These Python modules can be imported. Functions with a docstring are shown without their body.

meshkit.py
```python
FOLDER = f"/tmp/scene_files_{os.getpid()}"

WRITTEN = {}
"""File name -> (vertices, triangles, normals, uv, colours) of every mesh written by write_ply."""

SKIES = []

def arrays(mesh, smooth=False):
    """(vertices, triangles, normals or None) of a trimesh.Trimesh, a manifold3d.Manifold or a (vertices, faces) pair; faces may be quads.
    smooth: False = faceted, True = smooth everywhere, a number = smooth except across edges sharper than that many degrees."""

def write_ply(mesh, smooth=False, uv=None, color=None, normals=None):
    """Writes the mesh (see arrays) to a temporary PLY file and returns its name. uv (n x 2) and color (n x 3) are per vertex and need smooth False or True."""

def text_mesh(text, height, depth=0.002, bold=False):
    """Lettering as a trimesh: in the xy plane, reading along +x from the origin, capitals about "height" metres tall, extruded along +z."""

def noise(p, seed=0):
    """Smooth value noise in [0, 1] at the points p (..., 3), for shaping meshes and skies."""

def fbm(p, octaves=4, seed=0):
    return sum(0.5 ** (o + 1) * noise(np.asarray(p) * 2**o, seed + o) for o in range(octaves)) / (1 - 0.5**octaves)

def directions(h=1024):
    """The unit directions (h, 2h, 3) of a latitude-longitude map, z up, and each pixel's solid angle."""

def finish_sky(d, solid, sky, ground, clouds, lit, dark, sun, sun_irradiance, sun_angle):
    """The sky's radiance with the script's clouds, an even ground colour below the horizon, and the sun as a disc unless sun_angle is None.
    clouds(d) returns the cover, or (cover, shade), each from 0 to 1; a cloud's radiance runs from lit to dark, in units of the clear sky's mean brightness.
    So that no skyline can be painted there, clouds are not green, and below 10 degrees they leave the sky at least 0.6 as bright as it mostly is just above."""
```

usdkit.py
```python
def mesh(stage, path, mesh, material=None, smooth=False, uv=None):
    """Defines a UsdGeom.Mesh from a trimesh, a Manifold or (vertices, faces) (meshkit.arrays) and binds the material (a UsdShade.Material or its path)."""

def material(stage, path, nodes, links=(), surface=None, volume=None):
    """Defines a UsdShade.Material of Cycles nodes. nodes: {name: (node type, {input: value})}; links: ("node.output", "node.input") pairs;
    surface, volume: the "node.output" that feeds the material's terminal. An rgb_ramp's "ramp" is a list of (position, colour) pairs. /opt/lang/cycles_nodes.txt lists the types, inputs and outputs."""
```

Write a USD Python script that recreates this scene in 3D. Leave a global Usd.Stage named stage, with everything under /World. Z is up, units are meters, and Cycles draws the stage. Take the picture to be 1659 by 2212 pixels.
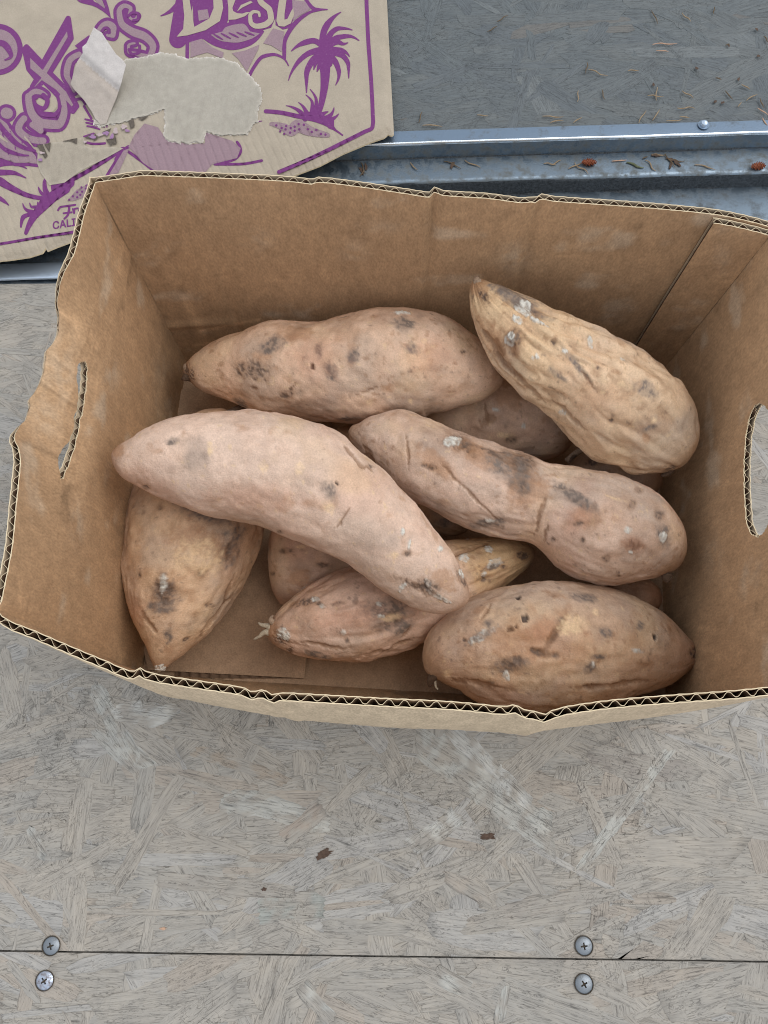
import math, random
import numpy as np, trimesh, shapely
from shapely.geometry import Polygon, LineString, Point
from shapely.ops import unary_union
from scipy.interpolate import PchipInterpolator
from scipy.spatial import Delaunay
import usdkit
from meshkit import noise, fbm, text_mesh
from pxr import Usd, UsdGeom, UsdLux, UsdShade, Gf, Sdf, Vt

stage = Usd.Stage.CreateInMemory()
UsdGeom.SetStageUpAxis(stage, UsdGeom.Tokens.z)
UsdGeom.SetStageMetersPerUnit(stage, 1.0)
W = UsdGeom.Xform.Define(stage, '/World')
UsdGeom.Scope.Define(stage, '/World/Looks')
rng = np.random.default_rng(7)

# ------------------------------------------------------------------ camera
# survey of the place: bearings measured in the photograph (1659 x 2212 units) turned into points at a known height
F, CU, CV, H = 1659.0, 829.5, 1106.0, 0.612
NADIR = (870.0, 1624.0)
_d = np.array([(NADIR[0]-CU)/F, (NADIR[1]-CV)/F, 1.0]); _d /= np.linalg.norm(_d)
_up = -_d
_y = np.array([0, -1.0, 0]); _y = _y-_up*(_y@_up); _y /= np.linalg.norm(_y)
_x = np.cross(_y, _up)
R = np.stack([_x, _y, _up])
EYE = np.array([0, 0, H])

def P(u, v, z):
    u, v, z = np.broadcast_arrays(np.asarray(u, float), np.asarray(v, float), np.asarray(z, float))
    r = np.stack([(u-CU)/F, (v-CV)/F, np.ones_like(u)], -1)@R.T
    return EYE+r*((z-H)/r[..., 2])[..., None]

def proj(p):
    c = (np.asarray(p)-EYE)@R
    return np.stack([CU+F*c[..., 0]/c[..., 2], CV+F*c[..., 1]/c[..., 2]], -1), c[..., 2]

cam = UsdGeom.Camera.Define(stage, '/World/camera')
m = Gf.Matrix4d(1.0)
for i, axis in enumerate((R[:, 0], -R[:, 1], -R[:, 2], EYE)):
    for j in range(3):
        m[i, j] = float(axis[j])
cam.AddTransformOp().Set(m)
cam.CreateHorizontalApertureAttr(36.0); cam.CreateVerticalApertureAttr(48.0); cam.CreateFocalLengthAttr(36.0)
cam.CreateClippingRangeAttr(Gf.Vec2f(0.01, 100))
cam.CreateExposureAttr(0.58)

# ------------------------------------------------------------------ daylight: overcast with some blue left in it
SUN = np.array([0.50, 0.10, 0.84]); SUN /= np.linalg.norm(SUN)
elev, rot = math.asin(SUN[2]), math.atan2(SUN[0], SUN[1])
sun = UsdLux.DistantLight.Define(stage, '/World/sun')
sun.CreateIntensityAttr(0.30); sun.CreateAngleAttr(46.0); sun.CreateColorAttr(Gf.Vec3f(1, .97, .93))
sun.GetPrim().CreateAttribute('inputs:normalize', Sdf.ValueTypeNames.Bool).Set(True)
_z = SUN; _xx = np.cross([0, 1, 0], _z); _xx /= np.linalg.norm(_xx); _yy = np.cross(_z, _xx)
ml = Gf.Matrix4d(1.0)
for i, axis in enumerate((_xx, _yy, _z)):
    for j in range(3):
        ml[i, j] = float(axis[j])
sun.AddTransformOp().Set(ml)
dome = UsdLux.DomeLight.Define(stage, '/World/sky')
dome.CreateIntensityAttr(1.0)
SKYM = usdkit.material(stage, '/World/Looks/sky', {
    's': ('sky_texture', {'sky_type': 'single_scattering', 'sun_disc': False, 'sun_elevation': elev, 'sun_rotation': rot}),
    'tc': ('texture_coordinate', {}),
    'n': ('noise_texture', {'scale': 2.2, 'detail': 5.0, 'roughness': .55}),
    'r': ('rgb_ramp', {'ramp': [(.3, (.72, .72, .72)), (.62, (.98, .98, .98))]}),
    'c': ('mix', {'mix_type': 'mix', 'color2': (5.6, 5.9, 6.3)}),
    'b': ('background_shader', {'strength': 0.10})},
    [('tc.generated', 'n.vector'), ('n.fac', 'r.fac'), ('r.color', 'c.fac'), ('s.color', 'c.color1'), ('c.color', 'b.color')],
    surface='b.background')
UsdShade.MaterialBindingAPI.Apply(dome.GetPrim()).Bind(SKYM)
dome.GetPrim().SetCustomDataByKey('kind', 'structure')

# ------------------------------------------------------------------ helpers
_used = {}
def path_for(name, parent):
    base = parent.GetPath().pathString if parent else '/World'
    k = (base, name); n = _used.get(k, 0); _used[k] = n+1
    return f'{base}/{name}' + (f'_{n:03d}' if n else '')

def tag(o, label=None, cat=None, group=None, kind=None):
    for k, v in (('label', label), ('category', cat), ('group', group), ('kind', kind)):
        if v:
            o.SetCustomDataByKey(k, v)
    return o

def obj(name, mesh, mat, parent=None, smooth=30, uv=None, tint=None):
    g = usdkit.mesh(stage, path_for(name, parent), mesh, mat, smooth=smooth, uv=uv)
    if tint is not None:
        UsdGeom.PrimvarsAPI(g).CreatePrimvar('tint', Sdf.ValueTypeNames.Color3fArray, 'vertex').Set(Vt.Vec3fArray.FromNumpy(np.asarray(tint, np.float32)))
    return g.GetPrim()

def thing(name, label, cat, group=None, kind=None):
    x = UsdGeom.Xform.Define(stage, path_for(name, None))
    return tag(x.GetPrim(), label, cat, group, kind)

def lin(r, g, b):
    c = np.array([r, g, b])/255.0
    return tuple(np.where(c <= .04045, c/12.92, ((c+.055)/1.055)**2.4))

def vnormals(V, Fc):
    n = np.zeros_like(V); f = np.cross(V[Fc[:, 1]]-V[Fc[:, 0]], V[Fc[:, 2]]-V[Fc[:, 0]])
    for k in range(3):
        np.add.at(n, Fc[:, k], f)
    return n/np.maximum(np.linalg.norm(n, axis=1, keepdims=True), 1e-12)

def boundary(Fc):
    e = np.vstack([Fc[:, [0, 1]], Fc[:, [1, 2]], Fc[:, [2, 0]]])
    key = np.sort(e, 1); _, inv, cnt = np.unique(key, axis=0, return_inverse=True, return_counts=True)
    return e[cnt[inv.ravel()] == 1]

def solid(V0, V1, Fc):
    """V0 and V1: the two faces of a sheet. Returns (both faces), (the cut rim)."""
    n = len(V0)
    main = (np.vstack([V0, V1]), np.vstack([Fc[:, ::-1], Fc+n]))
    b = boundary(Fc)
    rv = np.vstack([V0[b[:, 0]], V0[b[:, 1]], V1[b[:, 1]], V1[b[:, 0]]]); k = len(b); i = np.arange(k)
    rim = (rv, np.vstack([np.stack([i, i+k, i+2*k], 1), np.stack([i, i+2*k, i+3*k], 1)]))
    return main, rim

def cat(parts):
    vs, fs, n = [], [], 0
    for v, f in parts:
        vs.append(v); fs.append(np.asarray(f)+n); n += len(v)
    return np.vstack(vs), np.vstack(fs)

def gridfaces(nr, nc, keep=None):
    i, j = np.meshgrid(np.arange(nr-1), np.arange(nc-1), indexing='ij')
    if keep is not None:
        i, j = i[keep], j[keep]
    a = (i*nc+j).ravel(); b = a+1; c = a+nc; d = c+1
    return np.vstack([np.stack([a, b, d], 1), np.stack([a, d, c], 1)])

def box(c, s):
    return trimesh.creation.box(s, trimesh.transformations.translation_matrix(c))

def smoothstep(a, b, x):
    t = np.clip((x-a)/(b-a), 0, 1); return t*t*(3-2*t)

def patch_points(poly, step):
    """Triangulates a flat polygon with even points inside; returns 2-D points and faces."""
    ring = np.array(poly.segmentize(step).exterior.coords)[:-1]
    x0, y0, x1, y1 = poly.bounds
    gx, gy = np.meshgrid(np.arange(x0, x1, step), np.arange(y0, y1, step))
    g = np.stack([gx.ravel()+(np.arange(gy.size)//gx.shape[1] % 2)*step*.5, gy.ravel()], 1)
    inner = poly.buffer(-step*.55)
    g = g[shapely.contains_xy(inner, g[:, 0], g[:, 1])]
    pts = np.vstack([ring, g]); t = Delaunay(pts).simplices
    c = pts[t].mean(1); t = t[shapely.contains_xy(poly.buffer(1e-6), c[:, 0], c[:, 1])]
    a = np.cross(pts[t[:, 1]]-pts[t[:, 0]], pts[t[:, 2]]-pts[t[:, 0]])
    t = t[np.abs(a) > 1e-9]; a = a[np.abs(a) > 1e-9]
    t[a < 0] = t[a < 0][:, ::-1]
    return pts, t

# ------------------------------------------------------------------ materials
def mat(name, nodes, links):
    return usdkit.material(stage, '/World/Looks/'+name, nodes, links, surface='p.BSDF')

def tinted(name, rough, scales, strength, bump, bdist, fleck=None, stretch=(1, 1, 1), spec=.3, bscale=None):
    """Principled whose colour is the mesh's own tint times two scales of noise, with a fine relief."""
    nodes = {'a': ('attribute', {'attribute': 'tint'}), 'tc': ('geometry', {}), 'mp': ('mapping', {'scale': stretch}),
             'n1': ('noise_texture', {'scale': scales[0], 'detail': 5.0, 'roughness': .6}),
             'n2': ('noise_texture', {'scale': scales[1], 'detail': 3.0, 'roughness': .65}),
             'r1': ('rgb_ramp', {'ramp': [(.25, (1-strength[0],)*3), (.75, (1+strength[0],)*3)]}),
             'r2': ('rgb_ramp', {'ramp': [(.3, (1-strength[1],)*3), (.7, (1+strength[1],)*3)]}),
             'm1': ('mix', {'mix_type': 'multiply', 'fac': 1.0}), 'm2': ('mix', {'mix_type': 'multiply', 'fac': 1.0}),
             'nb': ('noise_texture', {'scale': bscale or scales[1], 'detail': 4.0, 'roughness': .6}),
             'b': ('bump', {'strength': bump, 'distance': bdist}),
             'p': ('principled_bsdf', {'roughness': rough, 'specular_ior_level': spec})}
    links = [('tc.position', 'mp.vector'), ('mp.vector', 'n1.vector'), ('mp.vector', 'n2.vector'), ('mp.vector', 'nb.vector'),
             ('n1.fac', 'r1.fac'), ('n2.fac', 'r2.fac'), ('a.color', 'm1.color1'), ('r1.color', 'm1.color2'),
             ('m1.color', 'm2.color1'), ('r2.color', 'm2.color2'), ('m2.color', 'p.base_color'), ('nb.fac', 'b.height'), ('b.normal', 'p.normal')]
    return mat(name, nodes, links)

M_YAM = tinted('yam_skin', .62, (140, 900), (.11, .13), .42, .0011, spec=.35, bscale=1100)
M_KRAFT = tinted('kraft_board', .85, (150, 800), (.15, .20), .25, .0006, stretch=(1, 1, .45), spec=.15)
M_KRAFT_OUT = tinted('kraft_print_side', .8, (60, 900), (.08, .09), .25, .0005, spec=.2)
M_PAPER = tinted('torn_paper', .95, (150, 1200), (.08, .10), .6, .0008, spec=.1)

def plain(name, col, rough=.8, metal=0.0, n=None, amt=.2, bump=.2, bdist=.0005, spec=.3, stretch=(1, 1, 1)):
    c = np.array(col)
    if n is None:
        return mat(name, {'p': ('principled_bsdf', {'base_color': tuple(c), 'roughness': rough, 'metallic': metal, 'specular_ior_level': spec})}, [])
    return mat(name, {'tc': ('geometry', {}), 'mp': ('mapping', {'scale': stretch}), 'n': ('noise_texture', {'scale': n, 'detail': 5.0, 'roughness': .62}),
                      'r': ('rgb_ramp', {'ramp': [(.28, tuple(c*(1-amt))), (.72, tuple(c*(1+amt)))]}),
                      'b': ('bump', {'strength': bump, 'distance': bdist}),
                      'p': ('principled_bsdf', {'roughness': rough, 'metallic': metal, 'specular_ior_level': spec})},
               [('tc.position', 'mp.vector'), ('mp.vector', 'n.vector'), ('n.fac', 'r.fac'), ('r.color', 'p.base_color'), ('n.fac', 'b.height'), ('b.normal', 'p.normal')])

M_EDGE = plain('cut_paper_edge', lin(214, 196, 164), .9, n=900, amt=.12)
M_FLUTE = plain('fluting_paper', lin(104, 84, 68), .95, n=300, amt=.12, spec=.05)  # shade between the flutes is put into this darker paper colour
M_INK = mat('purple_ink', {'tc': ('geometry', {}), 'n': ('noise_texture', {'scale': 500, 'detail': 6.0, 'roughness': .7}),
            'r': ('rgb_ramp', {'ramp': [(.28, lin(138, 96, 132)), (.40, lin(112, 56, 112)), (.8, lin(104, 46, 104))]}),
            'p': ('principled_bsdf', {'roughness': .7, 'specular_ior_level': .2})},
            [('tc.position', 'n.vector'), ('n.fac', 'r.fac'), ('r.color', 'p.base_color')])
M_INK_PALE = plain('pale_purple_halftone', lin(142, 120, 127), .8, n=900, amt=.16, spec=.2)
M_BARE = plain('unprinted_kraft', lin(164, 153, 136), .85, n=700, amt=.08, spec=.2)
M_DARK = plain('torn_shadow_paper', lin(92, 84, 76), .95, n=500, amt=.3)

def osb(name, dark, spread):
    """Weathered strand board: the grain runs along each strand (st = metres along and across it)."""
    nodes = {'a': ('attribute', {'attribute': 'tint'}), 'uv': ('texture_coordinate', {}), 'g': ('geometry', {}),
             'm1': ('mapping', {'scale': (34, 560, 1) if not dark else (60, 700, 1)}), 'm2': ('mapping', {'scale': (22, 230, 1)}),
             'n1': ('noise_texture', {'scale': 1.0, 'detail': 5.0, 'roughness': .62, 'distortion': .9}),
             'n2': ('noise_texture', {'scale': 1.0, 'detail': 4.0, 'roughness': .62, 'distortion': 1.6}),
             'n3': ('noise_texture', {'scale': 46.0, 'detail': 9.0, 'roughness': .72}),
             'n4': ('noise_texture', {'scale': 95.0, 'detail': 3.0, 'roughness': .55, 'distortion': 1.4}),
             'n5': ('noise_texture', {'scale': 9.0, 'detail': 2.0}),
             'r1': ('rgb_ramp', {'ramp': [(.30, (1-.60*spread,)*3), (.37, (1-.16*spread,)*3), (.46, (1,)*3), (.70, (1+.13*spread,)*3)]}),
             'r2': ('rgb_ramp', {'ramp': [(.30, (1-.35*spread,)*3), (.36, (1,)*3), (.478, (1,)*3), (.495, (1-.62*spread,)*3), (.503, (1-.62*spread,)*3), (.518, (1,)*3), (.8, (1+.10*spread,)*3)]}),
             'r3': ('rgb_ramp', {'ramp': [(.30, (1-.16*spread, 1-.15*spread, 1-.13*spread)), (.5, (1, 1, 1)), (.72, (1+.16*spread, 1+.13*spread, 1+.09*spread))]}),
             'r4': ('rgb_ramp', {'ramp': [(.486, (1, 1, 1)), (.497, (.26, .25, .24)), (.503, (.26, .25, .24)), (.514, (1, 1, 1))]}),
             'r5': ('rgb_ramp', {'ramp': [(.46, (0, 0, 0)), (.60, (.95*spread,)*3)]}),
             'x1': ('mix', {'mix_type': 'multiply', 'fac': 1.0}), 'x2': ('mix', {'mix_type': 'multiply', 'fac': 1.0}),
             'x3': ('mix', {'mix_type': 'multiply', 'fac': 1.0}), 'x4': ('mix', {'mix_type': 'multiply'}),
             'hh': ('math', {'math_type': 'add'}),
             'b': ('bump', {'strength': .55, 'distance': .0012}),
             'p': ('principled_bsdf', {'roughness': .72 if not dark else .5, 'specular_ior_level': .35 if not dark else .5})}
    links = [('uv.UV', 'm1.vector'), ('uv.UV', 'm2.vector'), ('m1.vector', 'n1.vector'), ('m2.vector', 'n2.vector'),
             ('g.position', 'n3.vector'), ('g.position', 'n4.vector'), ('g.position', 'n5.vector'),
             ('n1.fac', 'r1.fac'), ('n2.fac', 'r2.fac'), ('n3.fac', 'r3.fac'), ('n4.fac', 'r4.fac'), ('n5.fac', 'r5.fac'),
             ('a.color', 'x1.color1'), ('r1.color', 'x1.color2'), ('x1.color', 'x2.color1'), ('r2.color', 'x2.color2'),
             ('x2.color', 'x3.color1'), ('r3.color', 'x3.color2'), ('x3.color', 'x4.color1'), ('r4.color', 'x4.color2'), ('r5.color', 'x4.fac'),
             ('x4.color', 'p.base_color'), ('n1.fac', 'hh.value1'), ('n2.fac', 'hh.value2'), ('hh.value', 'b.height'), ('b.normal', 'p.normal')]
    return mat(name, nodes, links)

M_OSB = osb('weathered_strand_board', False, .85)
M_OSB_DARK = osb('dark_strand_board', True, .92)

def metal(name, col, rough, dirt, n=60, stretch=(1, 1, 1), dirtcol=(.05, .055, .05)):
    return mat(name, {'tc': ('geometry', {}), 'mp': ('mapping', {'scale': stretch}), 'n': ('noise_texture', {'scale': n, 'detail': 6.0, 'roughness': .68}),
                      'n2': ('noise_texture', {'scale': n*7, 'detail': 4.0, 'roughness': .6}),
                      'r': ('rgb_ramp', {'ramp': [(.60-dirt*.35, (1, 1, 1)), (.84-dirt*.35, (0, 0, 0))]}),
                      'c': ('mix', {'mix_type': 'mix', 'color1': dirtcol, 'color2': col}),
                      'rr': ('map_range', {'from_min': 0., 'from_max': 1., 'to_min': .85, 'to_max': rough}),
                      'mt': ('map_range', {'from_min': 0., 'from_max': 1., 'to_min': .1, 'to_max': .95}),
                      'bw': ('rgb_to_bw', {}), 'b': ('bump', {'strength': .25, 'distance': .0006}), 'p': ('principled_bsdf', {})},
               [('tc.position', 'mp.vector'), ('mp.vector', 'n.vector'), ('mp.vector', 'n2.vector'), ('n.fac', 'r.fac'), ('r.color', 'c.fac'), ('c.color', 'p.base_color'),
                ('r.color', 'bw.color'), ('bw.val', 'rr.value'), ('rr.result', 'p.roughness'), ('bw.val', 'mt.value'), ('mt.result', 'p.metallic'), ('n2.fac', 'b.height'), ('b.normal', 'p.normal')])

M_SILL = metal('galvanised_sill', (.20, .26, .335), .40, .16, 90, dirtcol=(.08, .092, .10))
M_NEAR_BLACK = plain('near_black_strip', (.052, .060, .068), .55, n=420, amt=.6, bump=.8, bdist=.002)  # near-black colour of the ledge front and the line under the riser
M_CREST = metal('sill_edge_highlight', (.80, .86, .92), .2, .05, 300, dirtcol=(.2, .24, .28))  # near-white colour carries the painted highlight of the sill edge
M_LEDGE = metal('grimy_galvanised_ledge', (.20, .25, .30), .44, .45, 110, dirtcol=(.115, .122, .118))
M_VALLEY = metal('wet_dark_metal', (.20, .25, .30), .45, .42, 80, dirtcol=(.07, .075, .075))
M_STRIP = metal('bright_galvanised_strip', (.56, .65, .76), .40, .0, 40)
M_SCREW = metal('zinc_screw', (.26, .285, .31), .50, .16, 300, dirtcol=(.16, .165, .165))
M_SCREW_WORN = metal('peeling_zinc_screw', (.50, .56, .66), .30, .5, 330, dirtcol=(.15, .12, .12))
M_RECESS = plain('dirty_recess', lin(70, 62, 52), .9, n=900, amt=.3)
M_NEEDLE = plain('dry_needle', lin(144, 124, 98), .6, n=300, amt=.3)
M_NEEDLE_DARK = plain('dark_needle', lin(96, 80, 60), .6, n=300, amt=.3)
M_NEEDLE_RED = plain('reddish_needle', lin(180, 146, 122), .6, n=300, amt=.2)
M_NEEDLE_GREEN = plain('greenish_needle', lin(98, 104, 78), .6, n=300, amt=.25)
M_CONE = plain('small_cone', lin(150, 88, 62), .55, n=500, amt=.35)
M_LITTER = plain('leaf_litter', lin(82, 66, 56), .85, n=500, amt=.4)
M_STEM = plain('dry_stem', lin(150, 128, 108), .9, n=700, amt=.35, bump=.6, bdist=.0008)
M_STEM_DARK = plain('dark_stem', lin(92, 74, 60), .9, n=700, amt=.35, bump=.6, bdist=.0008)
M_STEM_PALE = plain('pale_frayed_stem', lin(168, 156, 136), .9, n=700, amt=.25, bump=.6, bdist=.0008)

# ------------------------------------------------------------------ the setting: two boards under the box, ledge and dark board beyond
def strand_mesh(L, w, ang, c, z, r, fine=False):
    """One pressed wood strand: a thin flake with ragged ends and dirt along its sides; returns vertices, faces, st, shade."""
    nx = max(5, int(L/(.0035 if fine else .007)))
    sy = np.linspace(-.5, .5, 9) if fine else np.array([-.5, -.5+min(.0007/w, .2), 0, .5-min(.0007/w, .2), .5]); ny = len(sy)
    sx = np.linspace(-.5, .5, nx)
    X, Y = np.meshgrid(sx*L, sy*w, indexing='ij')
    taper = 1-.55*smoothstep(.30, .5, np.abs(sx))*r.uniform(0, 1)
    edge = 1+.45*(noise(np.stack([sx*L*150, 0*sx, 0*sx+r.uniform(0, 99)], 1))-.5)[:, None]*np.where(sy > 0, 1, .6)
    Y = Y*taper[:, None]*edge+.10*w*np.sin(sx*r.uniform(1, 6)+r.uniform(0, 6))[:, None]
    X = X+(np.abs(sx)[:, None] > .44)*np.sign(sx)[:, None]*r.uniform(-.45, .45, (nx, ny))*L/nx+r.uniform(-.9, .9)*Y
    Z = np.full_like(X, z); Z[:, 0] -= .00012; Z[:, -1] -= .00012
    sh = np.ones_like(X)
    for e in (0, -1):
        if r.random() < .55:
            sh[:, e] = r.uniform(.40, .85)*(.6+.8*noise(np.stack([sx*L*90, 0*sx, 0*sx+r.uniform(0, 99)], 1)))
        if r.random() < .4:
            sh[e, :] *= r.uniform(.45, .9)
    ca, sa = math.cos(ang), math.sin(ang)
    V = np.stack([c[0]+ca*X-sa*Y, c[1]+sa*X+ca*Y, Z], -1).reshape(-1, 3)
    Fc = gridfaces(nx, ny)
    Fc = Fc[:, ::-1] if np.cross(V[Fc[0, 1]]-V[Fc[0, 0]], V[Fc[0, 2]]-V[Fc[0, 0]])[2] < 0 else Fc
    uv = np.stack([X.ravel()+r.uniform(0, 9), Y.ravel()+r.uniform(0, 9)], 1)
    b = boundary(Fc); k = len(b); n = len(V)               # skirt
    lo = V.copy(); lo[:, 2] = z-.0006
    sv = np.vstack([V[b[:, 0]], V[b[:, 1]], lo[b[:, 1]], lo[b[:, 0]]]); i = np.arange(k)+n
    sf = np.vstack([np.stack([i, i+3*k, i+2*k], 1), np.stack([i, i+2*k, i+k], 1)])
    su = np.vstack([uv[b[:, 0]], uv[b[:, 1]], uv[b[:, 1]], uv[b[:, 0]]])
    return np.vstack([V, sv]), np.vstack([Fc, sf]), np.vstack([uv, su]), np.r_[sh.ravel(), np.full(4*k, .55)]

def strand_board(root, x0, x1, y0, y1, z, thick, material, n, seed, palette, hand=(), relief=.0009, dirt=1.0, singles=90, hide=None):
    r = np.random.default_rng(seed)
    b = box(((x0+x1)/2, (y0+y1)/2, z-thick/2-.0004), (x1-x0, y1-y0, thick))
    base = obj('board', b, material, root, smooth=False, uv=np.asarray(b.vertices)[:, :2], tint=np.tile(palette[0][0], (len(b.vertices), 1)))
    out = []
    for i in range(n):
        L = r.uniform(.025, .12); w = (.004+.022*r.random()**1.4)*(1 if L > .05 else .7)
        a = r.normal(0, .30) if r.random() < .62 else r.uniform(-1.6, 1.6)
        c = (r.uniform(x0, x1), r.uniform(y0, y1))
        col = palette[r.choice(len(palette), p=[p for _, p in palette])][0]
        out.append((L*w, strand_mesh(L, w, a, c, z-.0003+relief*(i+1)/(n+len(hand)), r), np.array(col)*r.uniform(.975, 1.025), c))
    for j, (u0, v0, u1, v1, w, col) in enumerate(hand):   # strands that stand out in the photograph
        a, b_ = P(u0, v0, z), P(u1, v1, z); e = b_-a; L = np.hypot(e[0], e[1])
        out.append((9+j, strand_mesh(L, w, math.atan2(e[1], e[0]), (a+b_)[:2]/2, z-.0003+relief*(n+j+1)/(n+len(hand)), r, True), np.array(col), (a+b_)[:2]/2))
    for k, o in enumerate(out):                           # worn tone of each strand; old grey paint holds on in patches
        V, Fc, uv, sh = o[1]; w_ = smoothstep(.40, .62, fbm(V*[170, 170, 1]+k, 4, 3))[:, None] if k >= n else 1.0
        V[:, 0] = np.clip(V[:, 0], x0, x1); V[:, 1] = np.clip(V[:, 1], y0, y1)
        t_ = (w_*o[2]+(1-w_)*np.array(palette[0][0])*.97)*(1-dirt*(1-sh))[:, None]
        out[k] = (o[0], o[1], t_, o[3])
    seen = [o for o in out if hide is None or not hide(o[3])]
    pick = {id(o) for o in sorted(seen, key=lambda o: -o[0])[:singles]}
    for o in out:
        if id(o) in pick:
            V, Fc, uv, _s = o[1]; obj('strand', (V, Fc), material, base, smooth=False, uv=uv, tint=o[2])
    rest = [o for o in out if id(o) not in pick]
    V, Fc = cat([(o[1][0], o[1][1]) for o in rest]); uv = np.vstack([o[1][2] for o in rest])
    tag(obj('strand_layer', (V, Fc), material, base, smooth=False, uv=uv, tint=np.vstack([o[2] for o in rest])), kind='stuff')
    return base

G1, G2, G3, G4, G5 = lin(154, 149, 141), lin(156, 150, 141), lin(152, 148, 141), lin(157, 154, 149), lin(155, 147, 137)
PAL = [(G1, .36), (G2, .26), (G3, .20), (G4, .10), (G5, .08)]
floor = thing('floor', 'weathered grey strand board floor of two boards under the open box', 'floor', kind='structure')
inbox = lambda c: -.19 < c[0] < .20 and .06 < c[1] < .31
seamy = float(P(830, 2066, 0)[1])
WHITE, PALE = lin(176, 175, 170), lin(166, 165, 159)
hand = [(900, 1600, 1195, 1800, .030, PALE), (960, 1570, 1150, 1740, .016, WHITE), (885, 1830, 990, 1760, .016, WHITE), (480, 1730, 715, 1775, .020, PALE),
        (230, 1570, 320, 1660, .022, PALE), (200, 1480, 300, 1640, .016, PALE), (250, 1530, 380, 1545, .020, WHITE), (1270, 1625, 1510, 1680, .022, lin(142, 136, 129)),
        (700, 1960, 560, 1960, .020, lin(150, 152, 146)), (610, 1810, 700, 1750, .018, lin(148, 138, 128)), (1250, 1880, 1450, 1620, .010, PALE), (1010, 1990, 1340, 1930, .014, lin(150, 144, 136)),
        (60, 1790, 100, 1850, .010, PALE), (420, 1620, 620, 1690, .010, lin(150, 140, 128)), (960, 1890, 1060, 1950, .012, lin(156, 148, 138)), (340, 1900, 640, 1925, .012, lin(148, 142, 134))]
strand_board(floor, -.62, .62, seamy+.0006, .414, 0, .012, M_OSB, 3300, 3, PAL, hand, relief=.0005, dirt=.55, hide=inbox, singles=150)
strand_board(floor, -.62, .62, seamy-.24, seamy-.0006, -.0003, .012, M_OSB, 900, 5, PAL, [(650, 2130, 720, 2200, .012, PALE), (940, 2100, 1010, 2140, .014, PALE), (1080, 2210, 1090, 2130, .010, PALE)], relief=.0005, dirt=.55, singles=60)

# metal ledge, built along its own direction
a, b_ = P(795, 312, .0305), P(1659, 286, .0305); e = (b_-a)[:2]; YAW = math.atan2(e[1], e[0])
ORG = P(1000, 305.5, .0305)
def ledge_frame(V):
    c, s = math.cos(YAW), math.sin(YAW); V = np.asarray(V, float).copy()
    x, y = V[:, 0].copy(), V[:, 1].copy()
    V[:, 0] = ORG[0]+c*x-s*y; V[:, 1] = ORG[1]+s*x+c*y
    return V
def profile_strip(prof, x0, x1, n=160, wob=.0003, seed=0, thick=.0012):
    """A bent sheet: profile points (y, z) swept along the ledge; small dents."""
    prof = np.array(prof, float); xs = np.linspace(x0, x1, n)
    V = np.array([[x, y, z] for x in xs for y, z in prof])
    V[:, 2] += wob*(fbm(V*[40, 90, 1]+seed, 3, seed)-.5)*2
    V[:, 1] += wob*(fbm(V*[30, 90, 1]+5+seed, 3, seed+3)-.5)*2
    Fc = gridfaces(n, len(prof))
    V = ledge_frame(V); N = vnormals(V, Fc)
    if N[:, 2].mean() < 0:
        Fc = Fc[:, ::-1]; N = -N
    mn, rim = solid(V-N*thick, V, Fc)
    return cat([mn, rim])
def arc(c, r, a0, a1, n=7):
    t = np.radians(np.linspace(a0, a1, n)); return [(c[0]+r*math.cos(q), c[1]+r*math.sin(q)) for q in t]
X0, X1 = -.95, .85
yo = lambda y: y-float(ORG[1])
deck = thing('upper_deck', 'dark weathered strand board deck beyond the metal sill', 'deck', kind='structure')
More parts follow.
